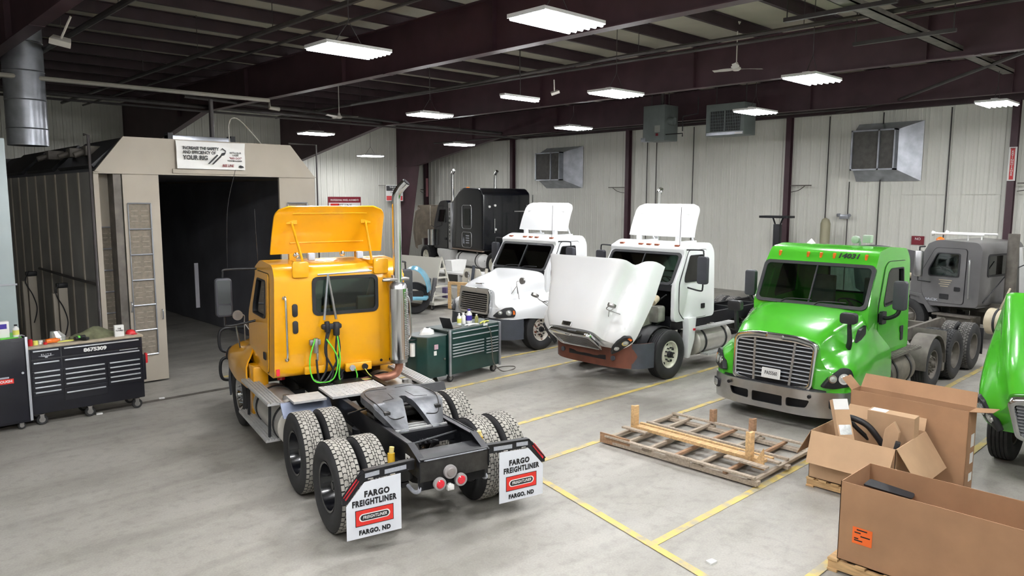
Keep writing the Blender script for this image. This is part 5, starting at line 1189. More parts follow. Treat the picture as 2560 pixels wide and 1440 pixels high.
m = MB(); m.prism([(-.10, -.16), (-.06, -.16), (.13, .02), (.10, .04)], 'y', -.032, -.029); m.build('picture_mark', LBLK, bn, smooth=0); m = MB(); m.prism([(-.02, -.17), (.02, -.17), (.20, .0), (.17, .02)], 'y', -.032, -.029); m.build('picture_mark', LBLK, bn, smooth=0); m = MB(); m.prism([(.18, .12), (.22, .18), (.30, .12), (.29, .10), (.22, .155)], 'y', -.032, -.029); m.prism([(.16, .0), (.26, .03), (.30, .1), (.2, .07)], 'y', -.032, -.029); m.build('picture_mark', LBLK, bn, smooth=0); m = MB(); m.prism([(.56, -.2), (.60, -.17), (.66, -.19), (.68, -.22), (.6, -.23)], 'y', -.032, -.029)
m.build('picture_mark', LBLK, bn, smooth=0)
# bright vertical spiral duct behind the booth
t = empty('round_duct', (4.05, 20.6, 5.25), 0, 'wide vertical round metal duct rising from the booth roof', 'duct')
m = MB(); m.cyl((0, 0, -.28), (0, 0, 3.0), .42, 32); m.build('duct_body', GALV, t)
m = MB()
for i in range(5): m.lathe([(-.015, .42), (0, .432), (.015, .42)], 32, 'z', (0, 0, .1 + i * .65))
m.build('duct_seam', GALV, t)
# tall grey cabinet at the left edge
t = MB().box((1.0, 14.85, 0), (2.58, 15.6, 4.75)).build('sheet_metal_cabinet', mat('grey_blue_sheet', hexc(160, 172, 174), .45, .1, .08, 1), None, bevel=.02)
tag(t, 'tall pale grey sheet metal enclosure at the left edge, behind the bottles', 'cabinet')
MB().box((.98, 14.84, 2.30), (2.60, 14.85, 2.33)).build('seam_strip', GALV, t, smooth=0)
# pale lamp columns standing along the booth's left side
for i, (x, y, h_) in enumerate(((3.7, 17.2, 1.95), (3.45, 18.6, 2.1), (3.3, 20.2, 2.3), (3.05, 20.3, 2.2))):
    t = empty('leaning_panel_stack', (x, y, 0), 0, ['pale upright panel with looped cable, nearest the booth door', 'pale upright panel with cable, second from the booth door', 'dim upright panel, third along the booth side', 'dim upright panel, farthest along the booth side'][i], 'panel')
    m = MB(); m.box((-.10, -.05, 0), (-.02, .06, h_ - .1)); m.box((0, -.07, 0), (.16, .07, h_)); m.build('panel', BOOTH if i < 2 else BOOTHI, t, bevel=.008)
    if i < 2: MB().tube([(.02, -.09, h_ + .12), (-.06, -.1, h_ - .1), (.06, -.1, h_ - .4), (.12, -.1, h_ - .7), (.05, -.09, h_ - 1.0)], .012, 6).build('cable', BLK, t); MB().box((-.03, -.06, h_), (.18, .06, h_ + .1)).build('end_box', BLK, t, bevel=.02)

# ================================================================ BLACK TOOL CHEST (left)
def drawers(T, spec, ytop, m_face, m_h, xo, yf):
    for (x0, x1, z0, z1, hz) in spec:
        d = MB().box((x0, yf - .012, z0), (x1, yf, z1)).build('drawer', m_face, T, smooth=0, bevel=.004)
        MB().prism(rrect(x0 + .03, hz - .011, x1 - .03, hz + .011, .004), 'y', yf - .035, yf - .012).build('drawer_trim', m_h, d, bevel=.004)
def caster(T, x, y, r=.07):
    m = MB(); m.lathe([(-.025, r * .5), (-.03, r * .9), (-.02, r), (.02, r), (.03, r * .9), (.025, r * .5)], 20, 'y', (x, y, r)); w_ = m.build('caster', RUB, T)
    m = MB(); m.cyl((x, y - .03, r), (x, y + .03, r), r * .55, 14); m.box((x - .03, y - .035, r + .02), (x + .03, y - .03, r * 2.1)); m.box((x - .03, y + .03, r + .02), (x + .03, y + .035, r * 2.1)); m.box((x - .04, y - .04, r * 2.05), (x + .04, y + .04, r * 2.15)); m.build('fork', DSTL, w_)
K1 = empty('tool_chest', (2.55, 14.12, 0), math.radians(-1), 'long black rolling tool chest with steel drawer trims and cluttered worktop', 'tool chest')
MB().box((0, 0, .20), (1.74, .62, 1.30)).build('cabinet_body', TBLK, K1, bevel=.008)
wt = MB().box((-.02, -.02, 1.30), (1.76, .64, 1.34)).build('worktop', mat('worn_worktop', hexc(170, 158, 138), .5, 0, .2, 6), K1, bevel=.006)
sp = [(.03, .46, 1.13, 1.29, 1.26), (.48, 1.71, 1.13, 1.29, 1.26), (.03, .46, .93, 1.11, .93 + .13 - .0), (.48, 1.71, .93, 1.11, 1.06)]
for i in range(5): z = .84 - i * .085; sp.append((.03, .46, z, z + .078, z + .065))
for i in range(4): z = .84 - i * .085; sp.append((.48, 1.14, z, z + .078, z + .065))
sp.append((.48, 1.14, .37, .575, .50))
for i in range(5): z = .84 - i * .085; sp.append((1.16, 1.71, z, z + .078, z + .065))
drawers(K1, sp, 0, TBLK, HNDL, 0, 0)
MB().box((1.74, .05, .5), (1.80, .2, .95)).build('side_tray', TBLK, K1, bevel=.01); MB().box((1.80, .06, .8), (1.84, .14, .98)).build('red_can_holder', REDP, K1, bevel=.01)
for x in (.14, .86, 1.62):
    for y in (.08, .52): caster(K1, x, y, .085)
text('lettering', '8675309', .085, LWHT, K1, face((1, 0, 0), (0, 0, 1), (.98, -.016, 1.185)), .004, .001, sx=1.25, spacing=.95)
text('lettering', 'ELITE', .04, HNDL, K1, face((1, 0, 0), (0, 0, 1), (.25, -.016, 1.19)), .001, .001, sx=1.3, spacing=1.3)
MB().prism([(.13, 1.172), (.37, 1.172), (.27, 1.155), (.27, 1.135), (.23, 1.135), (.23, 1.155)], 'y', -.014, -.012).build('winged_badge', HNDL, K1, smooth=0)
MB().box((1.36, -.016, 1.10), (1.66, -.014, 1.115)).build('name_strip', HNDL, K1, smooth=0)
def on1(x, y): c, s_ = math.cos(math.radians(-1)), math.sin(math.radians(-1)); return (2.55 + x * c - y * s_, 14.12 + x * s_ + y * c, 1.34)
# things on its worktop
t = empty('folded_jacket', on1(1.05, .3), 0, 'crumpled olive cloth jacket heaped on the black chest', 'jacket')
m = MB(); random.seed(5); secs = []
for i in range(9):
    t_ = i / 8; w_ = .42 * math.sin(PI * (.08 + .84 * t_)) + .02; secs.append([((-.38 + .76 * t_) , w_ * .5 * math.cos(a), max(0.0, (.05 + .11 * math.sin(PI * t_) * (1 + .35 * math.sin(9 * t_ + 2 * a))) * max(0, math.sin(a)))) for a in [PI * j / 12 for j in range(13)]])
m.loft(secs, closed=True).build('cloth', CLOTH, t, smooth=60)
t = empty('cordless_drill', on1(.80, .12), .5, 'black and green cordless tools lying in front of the olive jacket', 'tools')
m = MB(); m.cyl((-.12, 0, .05), (.1, 0, .05), .035, 12); m.box((-.02, -.14, .01), (.05, 0, .06)); m.build('drill_body', BLK, t, bevel=.008); MB().cyl((.1, 0, .05), (.17, 0, .05), .025, 10, .012).build('chuck', DSTL, t); MB().lathe([(-.02, .0), (-.02, .034), (.02, .034), (.02, 0)], 12, 'x', (-.05, 0, .055)).build('battery', GLED, t)
t = MB().prism(rrect(-.075, 0, .075, .2, .006), 'y', -.03, .03).build('white_box', WPAP, None, smooth=0); t.location = on1(1.40, .1); tag(t, 'small white carton standing on the right end of the black chest', 'carton')
text('lettering', 'THE\nTOWELS', .035, LBLK, t, face((1, 0, 0), (0, 0, 1), (0, -.032, .12)), .001, .001, sx=.9)
t = empty('red_cap', on1(1.62, .22), .3, 'small red cap lying on the right end of the black chest', 'cap')
MB().lathe([(0, .085), (.04, .08), (.07, .05), (.08, 0)], 16, 'z').build('crown', REDP, t); MB().prism(rrect(-.05, -.14, .05, -.06, .03), 'z', 0, .01).build('brim', REDP, t)
t = MB().prism([(-.2, -.04), (-.02, .05), (.2, .02), (.16, -.03)], 'z', 0, .015).build('yellow_folder', YELP, None); t.location = on1(.62, .2); tag(t, 'flat yellow folder on the left half of the black chest', 'folder')
t = empty('orange_bottle', on1(.38, .14), .2, 'clear bottle with orange contents lying near the left end of the black chest', 'bottle')
MB().lathe([(-.11, 0), (-.1, .04), (.06, .045), (.1, .02), (.12, .018), (.12, 0)], 16, 'x', (0, 0, .045)).build('bottle_body', AMB, t); MB().cyl((.12, 0, .045), (.14, 0, .045), .022, 10).build('bottle_cap', LWHT, t)
t = empty('plastic_bag', on1(.50, .35), 0, 'crumpled clear plastic bag on the black chest', 'bag')
m = MB(); random.seed(2); bm_ = [(.09 * math.cos(a) * (1 + .3 * random.random()), .07 * math.sin(a) * (1 + .3 * random.random())) for a in [2 * PI * i / 10 for i in range(10)]]
m.loft([[(x, y, 0) for x, y in bm_], [(x * 1.1, y * 1.1, .07) for x, y in bm_], [(x * .6 - .04, y * .7, .17) for x, y in bm_]]).build('bag', CLR, t, smooth=20)
for i, (x, y, mm, lb, r, hh) in enumerate(((.06, .12, REDP, 'red tin at the left end of the black chest top', .035, .11), (.14, .16, YELP, 'yellow round tub beside the red tin', .04, .07), (.22, .2, LWHT, 'small white tub beside the yellow tub', .035, .06), (.27, .1, REDP, 'flat red spool in front of the white tub', .03, .04))):
    t = MB().lathe([(0, 0), (0, r), (hh * .85, r), (hh * .87, r * .9), (hh, r * .9), (hh, 0)], 18, 'z').build('tin', mm, None); t.location = on1(x, y); tag(t, lb, 'tin')
# second black cabinet at the left edge with bottles on it
K2 = empty('tool_locker', (1.45, 14.05, 0), 0, 'tall black steel locker cut off by the left edge, bottles on top', 'tool locker')
MB().box((0, 0, .12), (1.08, .62, 1.52)).build('cabinet_body', TBLK, K2, bevel=.01)
MB().box((.02, -.015, .16), (1.04, 0, 1.48)).build('door', TBLK, K2, bevel=.006); MB().box((1.05, -.02, .14), (1.09, .0, 1.53)).build('edge_trim', HNDL, K2, bevel=.004)
MB().tube([(.98, .0, 1.53), (1.0, -.02, 1.57), (1.07, .1, 1.53)], .012, 6).build('top_handle', HNDL, K2)
MB().cyl((.99, -.03, .95), (.99, -.01, .95), .018, 12).build('lock', HNDL, K2)
MB().box((.62, -.018, .80), (.86, -.015, .88)).build('red_sticker', LRED, K2, smooth=0); text('lettering', 'TOUGH', .055, LWHT, K2, face((1, 0, 0), (0, 0, 1), (.74, -.020, .84)), .002, .001)
MB().box((.64, -.018, .89), (.80, -.015, .915)).build('grey_sticker', SILV, K2, smooth=0)
for x in (.12, .94):
    for y in (.1, .5): caster(K2, x, y, .06)
tt = MB().box((0.02, .03, 1.52), (1.02, .56, 1.535)).build('green_mat', GLED, K2, smooth=0)
for i, (x, y, w_, h_, lb) in enumerate(((.20, .30, .20, .26, 'large white carton at the back left of the locker top'), (.52, .2, .18, .20, 'white carton with purple label on the locker'), (.79, .16, .17, .26, 'white and purple can nearest the right end of the locker'))):
    t = MB().prism(rrect(-w_ / 2, 0, w_ / 2, h_, .006), 'y', -.06, .06).build('container', LWHT, None, bevel=.006); t.location = (1.45 + x, 14.05 + y, 1.535); tag(t, lb, 'container')
    MB().box((-w_ * .3, -.063, h_ * .55), (w_ * .3, -.06, h_ * .85)).build('label', PURP if i else LMAR, t, smooth=0)
t = MB().prism(rrect(-.1, 0, .1, .2, .006), 'y', -.06, .06).build('container', LWHT, None, bevel=.006); t.location = (1.45 + .52, 14.25, 1.735); tag(t, 'white carton stacked on top of another carton on the locker', 'container')
MB().box((-.06, -.063, .1), (.06, -.06, .17)).build('label', PURP, t, smooth=0)
def bottle(loc, r, h_, mb_, mc, lab, lc=None):
    t = MB().lathe([(0, 0), (0, r), (h_ * .68, r), (h_ * .82, r * .45), (h_ * .9, r * .42), (h_ * .9, 0)], 18, 'z').build('bottle', mb_, None); t.location = loc; tag(t, lab, 'bottle')
    MB().cyl((0, 0, h_ * .88), (0, 0, h_), r * .5, 12).build('cap', mc, t)
    if lc: MB().lathe([(h_ * .18, r + .001), (h_ * .18, r + .002), (h_ * .55, r + .002), (h_ * .55, r + .001)], 18, 'z').build('label', lc, t)
    return t
bottle((1.45 + .96, 14.14, 1.535), .045, .2, LWHT, BLK, 'white bottle with yellow label at the right end of the locker', YELP)
bottle((1.45 + .63, 14.10, 1.535), .05, .19, WRIM, REDP, 'cream bottle with red cap at the front of the locker top', None)
bottle((1.45 + .50, 14.10, 1.535), .045, .16, mat('teal_label', hexc(70, 150, 160), .5), BLK, 'teal bottle beside the cream bottle on the locker', None)

# ================================================================ GREEN TOOL CHEST (middle)
K3 = empty('tool_chest', (9.42, 11.70, 0), math.radians(4), 'dark green rolling tool chest with side locker in front of the white truck', 'tool chest')
MB().box((.02, .02, .16), (1.52, .66, 1.08)).build('cabinet_body', TGRN, K3, bevel=.01)
sp = [(.06, 1.47, .97, 1.07, 1.03), (.06, 1.47, .83, .96, .92)]
for i in range(5): z = .74 - i * .062; sp.append((.06, 1.03, z, z + .057, z + .045))
sp.append((.06, 1.03, .22, .485, .44)) if False else None
for i in range(6): z = .74 - i * .062; sp.append((1.05, 1.47, z, z + .057, z + .045))
drawers(K3, sp, 0, TGRN, HNDL, 0, .02)
for x in (.0, 1.48): MB().box((x, -.01, .14), (x + .05, .03, 1.10)).build('corner_trim', GALV, K3, bevel=.006)
MB().box((-.04, .02, 1.08), (1.56, .68, 1.10)).build('top_mat', mat('grey_mat', hexc(96, 104, 104), .6, 0, .1, 6), K3, bevel=.006)
# side locker turned toward the aisle
m = MB(); m.prism(rpoly([(-.62, .0 + .30), (-.50, .10), (-.02, .06), (-.02, .68), (-.62, .68)], .03), 'z', .16, 1.0); m.build('side_locker', TGRN, K3, bevel=.008)
MB().prism(rpoly([(-.63, .30), (-.50, .09), (-.01, .05), (-.01, .69), (-.63, .69)], .03), 'z', 1.0, 1.02).build('locker_lid', mat('grey_lid', hexc(110, 118, 118), .5), K3)
MB().prism(rrect(-.34, .74, -.24, .84, .004), 'y', .075, .088).build('flag_sticker', mat('pink_sticker', hexc(190, 160, 170), .6), K3, smooth=0)
MB().prism(rrect(-.35, .62, -.28, .71, .004), 'y', .078, .09).build('sticker', LWHT, K3, smooth=0)
MB().cyl((-.09, .04, .52), (-.09, .065, .52), .02, 10).build('locker_lock', DSTL, K3)
MB().tube([(-.62, .32, .96), (-.74, .32, .96), (-.76, .5, .96), (-.64, .62, .96)], .015, 6).build('push_handle', BLK, K3)
MB().lathe([(0, .02), (0, .055), (.26, .055), (.26, .02)], 18, 'z', (-.68, .36, .62)).build('paper_towel', WPAP, K3)
MB().tube([(-.74, .4, .95), (-.76, .42, .6), (-.75, .42, .3)], .012, 6).build('strap', BLK, K3)
for x, y in ((-.45, .18), (.1, .1), (1.38, .1), (1.38, .56), (.1, .56), (-.45, .56)): caster(K3, x, y, .075)
MB().box((1.0, .01, 1.02), (1.13, .018, 1.12)).build('power_outlet', LWHT, K3, bevel=.004)
c4, s4 = math.cos(math.radians(4)), math.sin(math.radians(4))
def on3(x, y, z=1.10): return (9.42 + x * c4 - y * s4, 11.70 + x * s4 + y * c4, z)
t = empty('extension_cord', on3(1.07, 0, 0), math.radians(4), 'grey cord hanging down the green chest and looping on the floor', 'cord')
MB().tube([(0, -.01, 1.07), (.08, -.05, .95), (.12, -.06, .6), (.18, -.05, .25), (.4, -.1, .02), (.75, -.12, .012), (.95, .05, .012), (.75, .22, .012), (.45, .2, .012)], .011, 8).build('cable', PGREY, t)
t = empty('laptop', on3(.30, .22), math.radians(14), 'dark laptop standing open on the green chest', 'laptop')
MB().box((-.16, -.12, 0), (.16, .12, .018)).build('keyboard_deck', PGREY, t, bevel=.004); MB().prism([(-.17, 0), (-.15, 0), (-.27, .24), (-.285, .235)], 'y', -.13, .13).build('screen', BLK, t)
bottle(on3(.62, .36), .045, .25, LWHT, WPAP, 'white spray bottle with yellow label, leftmost on the green chest', YELP)
bottle(on3(.78, .40), .05, .24, LWHT, LWHT, 'plain white bottle between the spray bottle and the blue tub', None)
bottle(on3(.95, .40), .065, .30, LWHT, PURP, 'white tub with blue lid on the green chest', PURP)
bottle(on3(1.08, .30), .04, .18, mat('olive_tin', hexc(150, 150, 90), .5), LWHT, 'small olive tin right of the blue lidded tub', None)
for i, (x, y, a_, mm, lb) in enumerate(((1.15, .14, .3, YELP, 'yellow and white hand tools spread at the right of the green chest top'), (.72, .10, -.2, WPAP, 'white cloth lying in front of the bottles'), (1.38, .3, .6, BLK, 'black ratchet at the right end of the green chest top'))):
    t = empty('hand_tool', on3(x, y), a_, lb, 'tool'); m = MB(); m.tube([(-.16, 0, .02), (0, .02, .03), (.18, 0, .02)], .018, 8); m.tube([(-.1, -.06, .02), (.05, .0, .03), (.16, .05, .02)], .014, 8); m.build('tool_body', mm, t)
t = empty('crumpled_rag', on3(-.28, .38, 1.02), 0, 'crumpled white plastic heap on the side locker of the green chest', 'rag')
m = MB(); random.seed(9); ring = [(.2 * math.cos(a) * random.uniform(.7, 1.1), .13 * math.sin(a) * random.uniform(.7, 1.1)) for a in [2 * PI * i / 12 for i in range(12)]]
m.loft([[(x, y, 0) for x, y in ring], [(x * .9 + random.uniform(-.02, .02), y * .9, .06 + random.uniform(-.02, .02)) for x, y in ring], [(x * .45, y * .5, .12 + random.uniform(-.02, .03)) for x, y in ring]]).build('rag', WPAP, t, smooth=15)

# ================================================================ WOODEN SHIPPING FRAME ON THE FLOOR
WF = empty('shipping_frame', (8.8, 4.62, 0), 0, 'weathered timber shipping frame with upright posts lying in front of the green truck', 'pallet frame')
def wb(a, b, w_, h_, m_, nm='board'): return MB().beam(a, b, w_, h_).build(nm, m_, WF, smooth=0, bevel=.004)
for x in (.05, 1.75): wb((x, -.05, .05), (x - .05, 2.5, .05), .09, .05, WOODG, 'rail')
for x in (.02, 1.82): wb((x, -.02, .138), (x - .05, 2.45, .138), .07, .03, WOODG, 'rail')
for y in (0.0, .42, .84, 1.26, 1.7, 2.1, 2.42): wb((0, y, .10), (1.85, y + .03, .10), .05, .04, WOODG if y not in (.42, 1.26) else WOODR, 'slat'); wb((0, y + .07, .04), (1.85, y + .1, .04), .09, .02, WOODG, 'slat')
for y in (0.0, .84, 1.7, 2.42):
    for x in (.04, .9, 1.76): wb((x, y - .07, .075), (x, y + .09, .075), .09, .05, WOODG, 'block')
wb((.55, .12, .20), (.55, 2.35, .20), .13, .05, WOOD, 'rail'); wb((.75, .10, .19), (.75, 2.37, .19), .05, .04, WOOD, 'rail')
wb((1.0, -.0, .145), (1.0, 2.42, .145), .05, .04, WOODG, 'rail')
wb((-.02, 2.0, .10), (-.04, 2.55, .10), .02, .16, WOODR, 'splint'); wb((-.02, .95, .10), (-.02, 1.35, .10), .02, .12, WOODG, 'splint')
for x, y, hh in ((.5, 2.28, .42), (.48, .3, .46), (1.82, 1.68, .22), (1.82, .98, .22)):
    m = MB(); m.box((x - .05, y - .025, .13), (x + .05, y + .02, .13 + hh)); m.box((x - .05, y + .02, .13), (x - .02, y + .06, .13 + hh)); m.build('post', WOOD if hh > .3 else WOODR, WF, bevel=.004)
MB().prism([(.06, .12), (.24, .12), (.08, .42)], 'x', .40, .43).build('gusset', WOOD, WF, smooth=0)
wb((.35, -.02, .19), (.36, .62, .19), .10, .03, WOODG, 'board'); wb((.65, -.05, .19), (.66, .6, .19), .08, .03, WOODG, 'board'); wb((.4, 2.0, .19), (.4, 2.45, .19), .08, .03, WOODG, 'board')

# ================================================================ CARTONS
def open_box(T, L, W, H, m_, flaps=(), t=.007):
    """walls as separate panels; flaps: (side, length, angle below horizontal)"""
    for nm, a in (('end_panel', (0, 0, 0, t, W, H)), ('end_panel', (L - t, 0, 0, L, W, H)), ('side_panel', (0, 0, 0, L, t, H)), ('side_panel', (0, W - t, 0, L, W, H)), ('bottom_panel', (0, 0, 0, L, W, t))):
        MB().box(a[:3], a[3:]).build(nm, m_, T, smooth=0)
    for side, ln, an in flaps:
        c, s_ = math.cos(an), math.sin(an)
        if side == '-x': vs = [(0, .01, H), (0, W - .01, H), (-ln * c, W - .01, H + ln * s_), (-ln * c, .01, H + ln * s_)]
        if side == '+x': vs = [(L, .01, H), (L, W - .01, H), (L + ln * c, W - .03, H + ln * s_), (L + ln * c, .03, H + ln * s_)]
        if side == '-y': vs = [(.01, 0, H), (L - .01, 0, H), (L - .03, -ln * c, H + ln * s_), (.03, -ln * c, H + ln * s_)]
        if side == '+y': vs = [(.01, W, H), (L - .01, W, H), (L - .03, W + ln * c, H + ln * s_), (.03, W + ln * c, H + ln * s_)]
        MB().add(vs, [(0, 1, 2, 3)]).build('flap', m_, T, smooth=0, solid=.006)
# big open carton in front (walls only), on a skid
BX1 = empty('cardboard_box', (7.40, 2.93, .14), math.radians(-90), 'huge open-topped cardboard box in the bottom right corner, orange label on it', 'box')
open_box(BX1, 3.0, .74, .82, CARD)
o = MB().prism(rrect(.14, .22, .33, .39, .003), 'y', -.003, -.0005).build('orange_label', ORG, BX1, smooth=0)
m = MB()
for z, a, b in ((.36, .18, .28), (.33, .16, .22), (.30, .22, .31), (.27, .16, .2), (.25, .16, .24)): m.box((a, -.005, z), (b, -.003, z + .012))
m.build('label_print', LBLK, o, smooth=0)
PL = empty('pallet', (7.36, 2.97, 0), math.radians(-90), 'pale pine pallet under the huge open carton', 'pallet')
m = MB()
for y in (.02, .39, .72): m = MB().box((-.04, y, .025), (3.0, y + .05, .115)); m.build('runner', WOOD, PL, smooth=0)
for i in range(12): MB().box((-.04 + i * .27, 0, .115), (.06 + i * .27, .82, .138)).build('deck_board', WOOD, PL, smooth=0)
for i in range(4): MB().box((-.04 + i * .9, 0, 0), (.06 + i * .9, .82, .025)).build('bottom_board', WOOD, PL, smooth=0)
t = MB().prism(rpoly([(0, 0), (.5, -.06), (.55, .02), (.1, .1)], .03), 'z', 0, .02).build('black_trim_strip', BLK, None); t.location = (7.75, 2.85, .84); t.rotation_euler = (.5, .2, -.8); tag(t, 'black plastic strip lying inside the huge open carton', 'part')
# box on a pallet with flaps folded out
BX2 = empty('cardboard_box', (9.42, 4.16, .13), math.radians(-90), 'open box with flaps hanging down, full of parts, on a small pallet', 'box')
open_box(BX2, 1.06, 1.05, .63, CARDL, [('-y', .42, -1.15), ('+x', .5, -.98), ('+y', .18, .9), ('-x', .40, -1.1)])
m = MB(); m.box((.86, -.19, .56 - .16), (.98, -.186, .48)); 
PL2 = empty('pallet', (9.40, 4.18, 0), math.radians(-90), 'low wooden pallet under the open box with folded flaps', 'pallet')
for y in (.02, .5, .98): MB().box((0, y, .02), (1.08, y + .05, .10)).build('runner', WOOD, PL2, smooth=0)
for i in range(7): MB().box((.0 + i * .163, 0, .10), (.1 + i * .163, 1.07, .125)).build('deck_board', WOOD, PL2, smooth=0)
for i in range(3): MB().box((i * .49, 0, 0), (.1 + i * .49, 1.07, .02)).build('bottom_board', WOOD, PL2, smooth=0)
def carton(loc, rot, dims, lab, m_=CARDL):
    t = empty('carton', loc, 0, lab, 'carton'); t.rotation_euler = rot; a, b, c = dims
    MB().box((0, 0, 0), (a, b, c)).build('carton_body', m_, t, smooth=0, bevel=.004); return t
t = carton((10.05, 3.68, .42), (math.radians(3), 0, math.radians(-90)), (.58, .17, .60), 'upright flat carton with white label standing inside the open box')
MB().box((.03, .02, .601), (.22, .15, .603)).build('white_label', WPAP, t, smooth=0)
t = carton((9.62, 3.62, .30), (0, math.radians(-63), math.radians(50)), (.92, .20, .09), 'long narrow carton leaning out to the left of the open box')
MB().box((.78, .0, .091), (.92, .2, .093)).build('white_label', WPAP, t, smooth=0); MB().box((.45, .02, .091), (.58, .18, .092)).build('clear_tape', CLR, t, smooth=0)
t = empty('carton', (9.75, 3.42, .25), math.radians(-85), 'narrow pointed carton standing upright in the open box', 'carton'); t.rotation_euler = (math.radians(-6), math.radians(4), math.radians(-85))
MB().prism([(0, 0), (.17, 0), (.17, .62), (.09, .74), (0, .62)], 'y', 0, .09).build('carton_body', CARDL, t, smooth=0, bevel=.004)
t = empty('rubber_hose', (9.9, 3.9, .45), 0, 'thick black curved hoses and brackets sticking out of the open box', 'hose')
MB().tube([(0, .1, .4), (.0, -.05, .45), (.05, -.25, .38), (.1, -.4, .2), (.15, -.5, .0)], .04, 10).build('hose_body', BLK, t)
MB().tube([(.1, .1, .3), (.1, .0, .38), (.1, -.1, .3), (.2, -.3, .1)], .03, 10).build('hose_body', BLK, t)
t = MB().box((-.06, -.03, 0), (.06, .03, .22)).build('black_bracket', BLK, None, bevel=.01); t.location = (9.7, 3.22, .55); t.rotation_euler = (.2, .1, .3); tag(t, 'black plastic bracket at the right side inside the open box', 'bracket')
t = MB().box((-.06, -.03, 0), (.06, .03, .2)).build('black_bracket', BLK, None, bevel=.01); t.location = (10.2, 3.95, .62); t.rotation_euler = (-.2, .5, .3); tag(t, 'black plastic bracket behind the hoses in the open box', 'bracket')
# tall thin carton
TB = empty('cardboard_box', (10.95, 4.20, 0), math.radians(-92), 'tall thin cardboard carton standing on edge with open top flaps', 'box')
open_box(TB, 1.50, .30, 1.10, CARD, [('+x', .26, .15), ('-x', .20, .8), ('+y', .20, 1.1)])
for i, z in enumerate((.60, .38, .14)): MB().box((1.501, .14, z), (1.503, .26, z + .17 - .03 * i)).build('shipping_label', WPAP, TB, smooth=0)
TB.location = (10.62, 4.14, 0)

# ================================================================ FANS, HEATERS, VENTS
def fan(loc, zt, lab, a0):
    t = empty('ceiling_fan', loc, a0, lab, 'ceiling fan', 'ceiling fans')
    MB().cyl((0, 0, .1), (0, 0, zt - loc[2] - .08), .016, 8).build('down_rod', FANW, t); MB().lathe([(zt - loc[2] - .1, .02), (zt - loc[2] - .02, .07), (zt - loc[2], .07)], 14, 'z').build('ceiling_cup', FANW, t)
    MB().lathe([(.16, .03), (.12, .05), (.06, .06), (.03, .11), (-.01, .12), (-.05, .07), (-.06, 0)], 24, 'z').build('motor', FANW, t)
    for k in range(3):
        m = MB(); secs = []
        for i in range(9):
            r = .08 + .62 * i / 8; w_ = .05 + .05 * math.sin(PI * min(1, i / 6)); dz = .02 * (i / 8) - .03 * (i / 8) ** 2 * 0; secs.append([(r, -w_, -.02 + dz), (r, -w_, -.014 + dz), (r, w_, .02 + dz), (r, w_, .014 + dz)])
        m.loft(secs).tr(Matrix.Rotation(2 * PI * k / 3, 4, 'Z')).build('blade', FANW, t)
    return t
fan((17.53, 10.13, 7.05), 8.2, 'larger white three-bladed ceiling fan, top right of centre', math.radians(-35))
fan((14.76, 24.7, 6.73), 8.2, 'smaller white ceiling fan farther off, above the booth banner side', math.radians(-40))
H1 = empty('unit_heater', (24.6, 14.6, 5.98), 0, 'grey louvred unit heater hanging right of the plain heater', 'heater')
m = MB(); m.box((0, -.78, .08), (.8, .78, 1.22)); m.build('casing', HEAT, H1, bevel=.02)
MB().box((-.006, -.62, .24), (0, .60, .96)).build('louvre_opening', LBLK, H1, smooth=0)
m = MB()
for i in range(18): m.box((-.03, -.60 + i * .068, .25), (-.01, -.585 + i * .068, .95))
for i in range(6): m.box((-.02, -.62, .3 + i * .11), (-.005, .6, .312 + i * .11))
m.box((-.035, -.03, .22), (-.005, .01, .98)); m.build('louvre_blade', HEAT, H1, smooth=0)
MB().box((-.008, -.74, .1), (0, .74, .2)).build('pale_strip', GALV, H1, smooth=0); MB().box((-.012, -.72, .11), (-.008, -.42, .17)).build('name_label', WPAP, H1, smooth=0)
m = MB()
for y in (-.6, .6): m.cyl((.4, y, 1.2), (.4, y, 2.28), .02, 6)
m.build('hanger_rod', PIPE, H1)
H2 = empty('unit_heater', (24.3, 17.5, 6.0), 0, 'plain square grey unit heater hanging left of the louvred one', 'heater')
MB().box((0, -.5, 0), (.9, .5, 1.35)).build('casing', HEAT, H2, bevel=.02)
MB().box((.1, .5, .05), (.8, .58, 1.2)).build('side_grille', BLK, H2, bevel=.01); MB().box((-.006, -.3, .32), (0, -.05, .58)).build('white_label', mat('faded_label', hexc(150, 154, 150), .6), H2, smooth=0)
MB().box((-.006, -.22, .18), (0, -.1, .28)).build('red_label', LMAR, H2, smooth=0); MB().box((-.03, .38, -.02), (.3, .58, .14)).build('pale_foot', GALV, H2, bevel=.01)
m = MB(); m.cyl((.3, -.5, .75), (.3, -.75, .72), .14, 16); m.build('blower', HEAT, H2)
m = MB()
for y in (-.4, .4): m.cyl((.4, y, 1.3), (.4, y, 2.26), .02, 6)
m.cyl((.4, -.1, 1.35), (.4, -.1, 2.0), .07, 12); m.build('hanger_rod', PIPE, H2)
MB().tube([(.1, -.5, .22), (.1, -1.0, .22), (.1, -1.25, .22), (.1, -1.25, .1)], .022, 6, smooth=False).build('gas_pipe', BLK, H2)
MB().tube([(.1, -1.25, .3), (.1, -1.25, .85), (.1, -1.9, .9), (.1, -1.9, 1.5)], .022, 6, smooth=False).build('gas_pipe', BLK, H2)
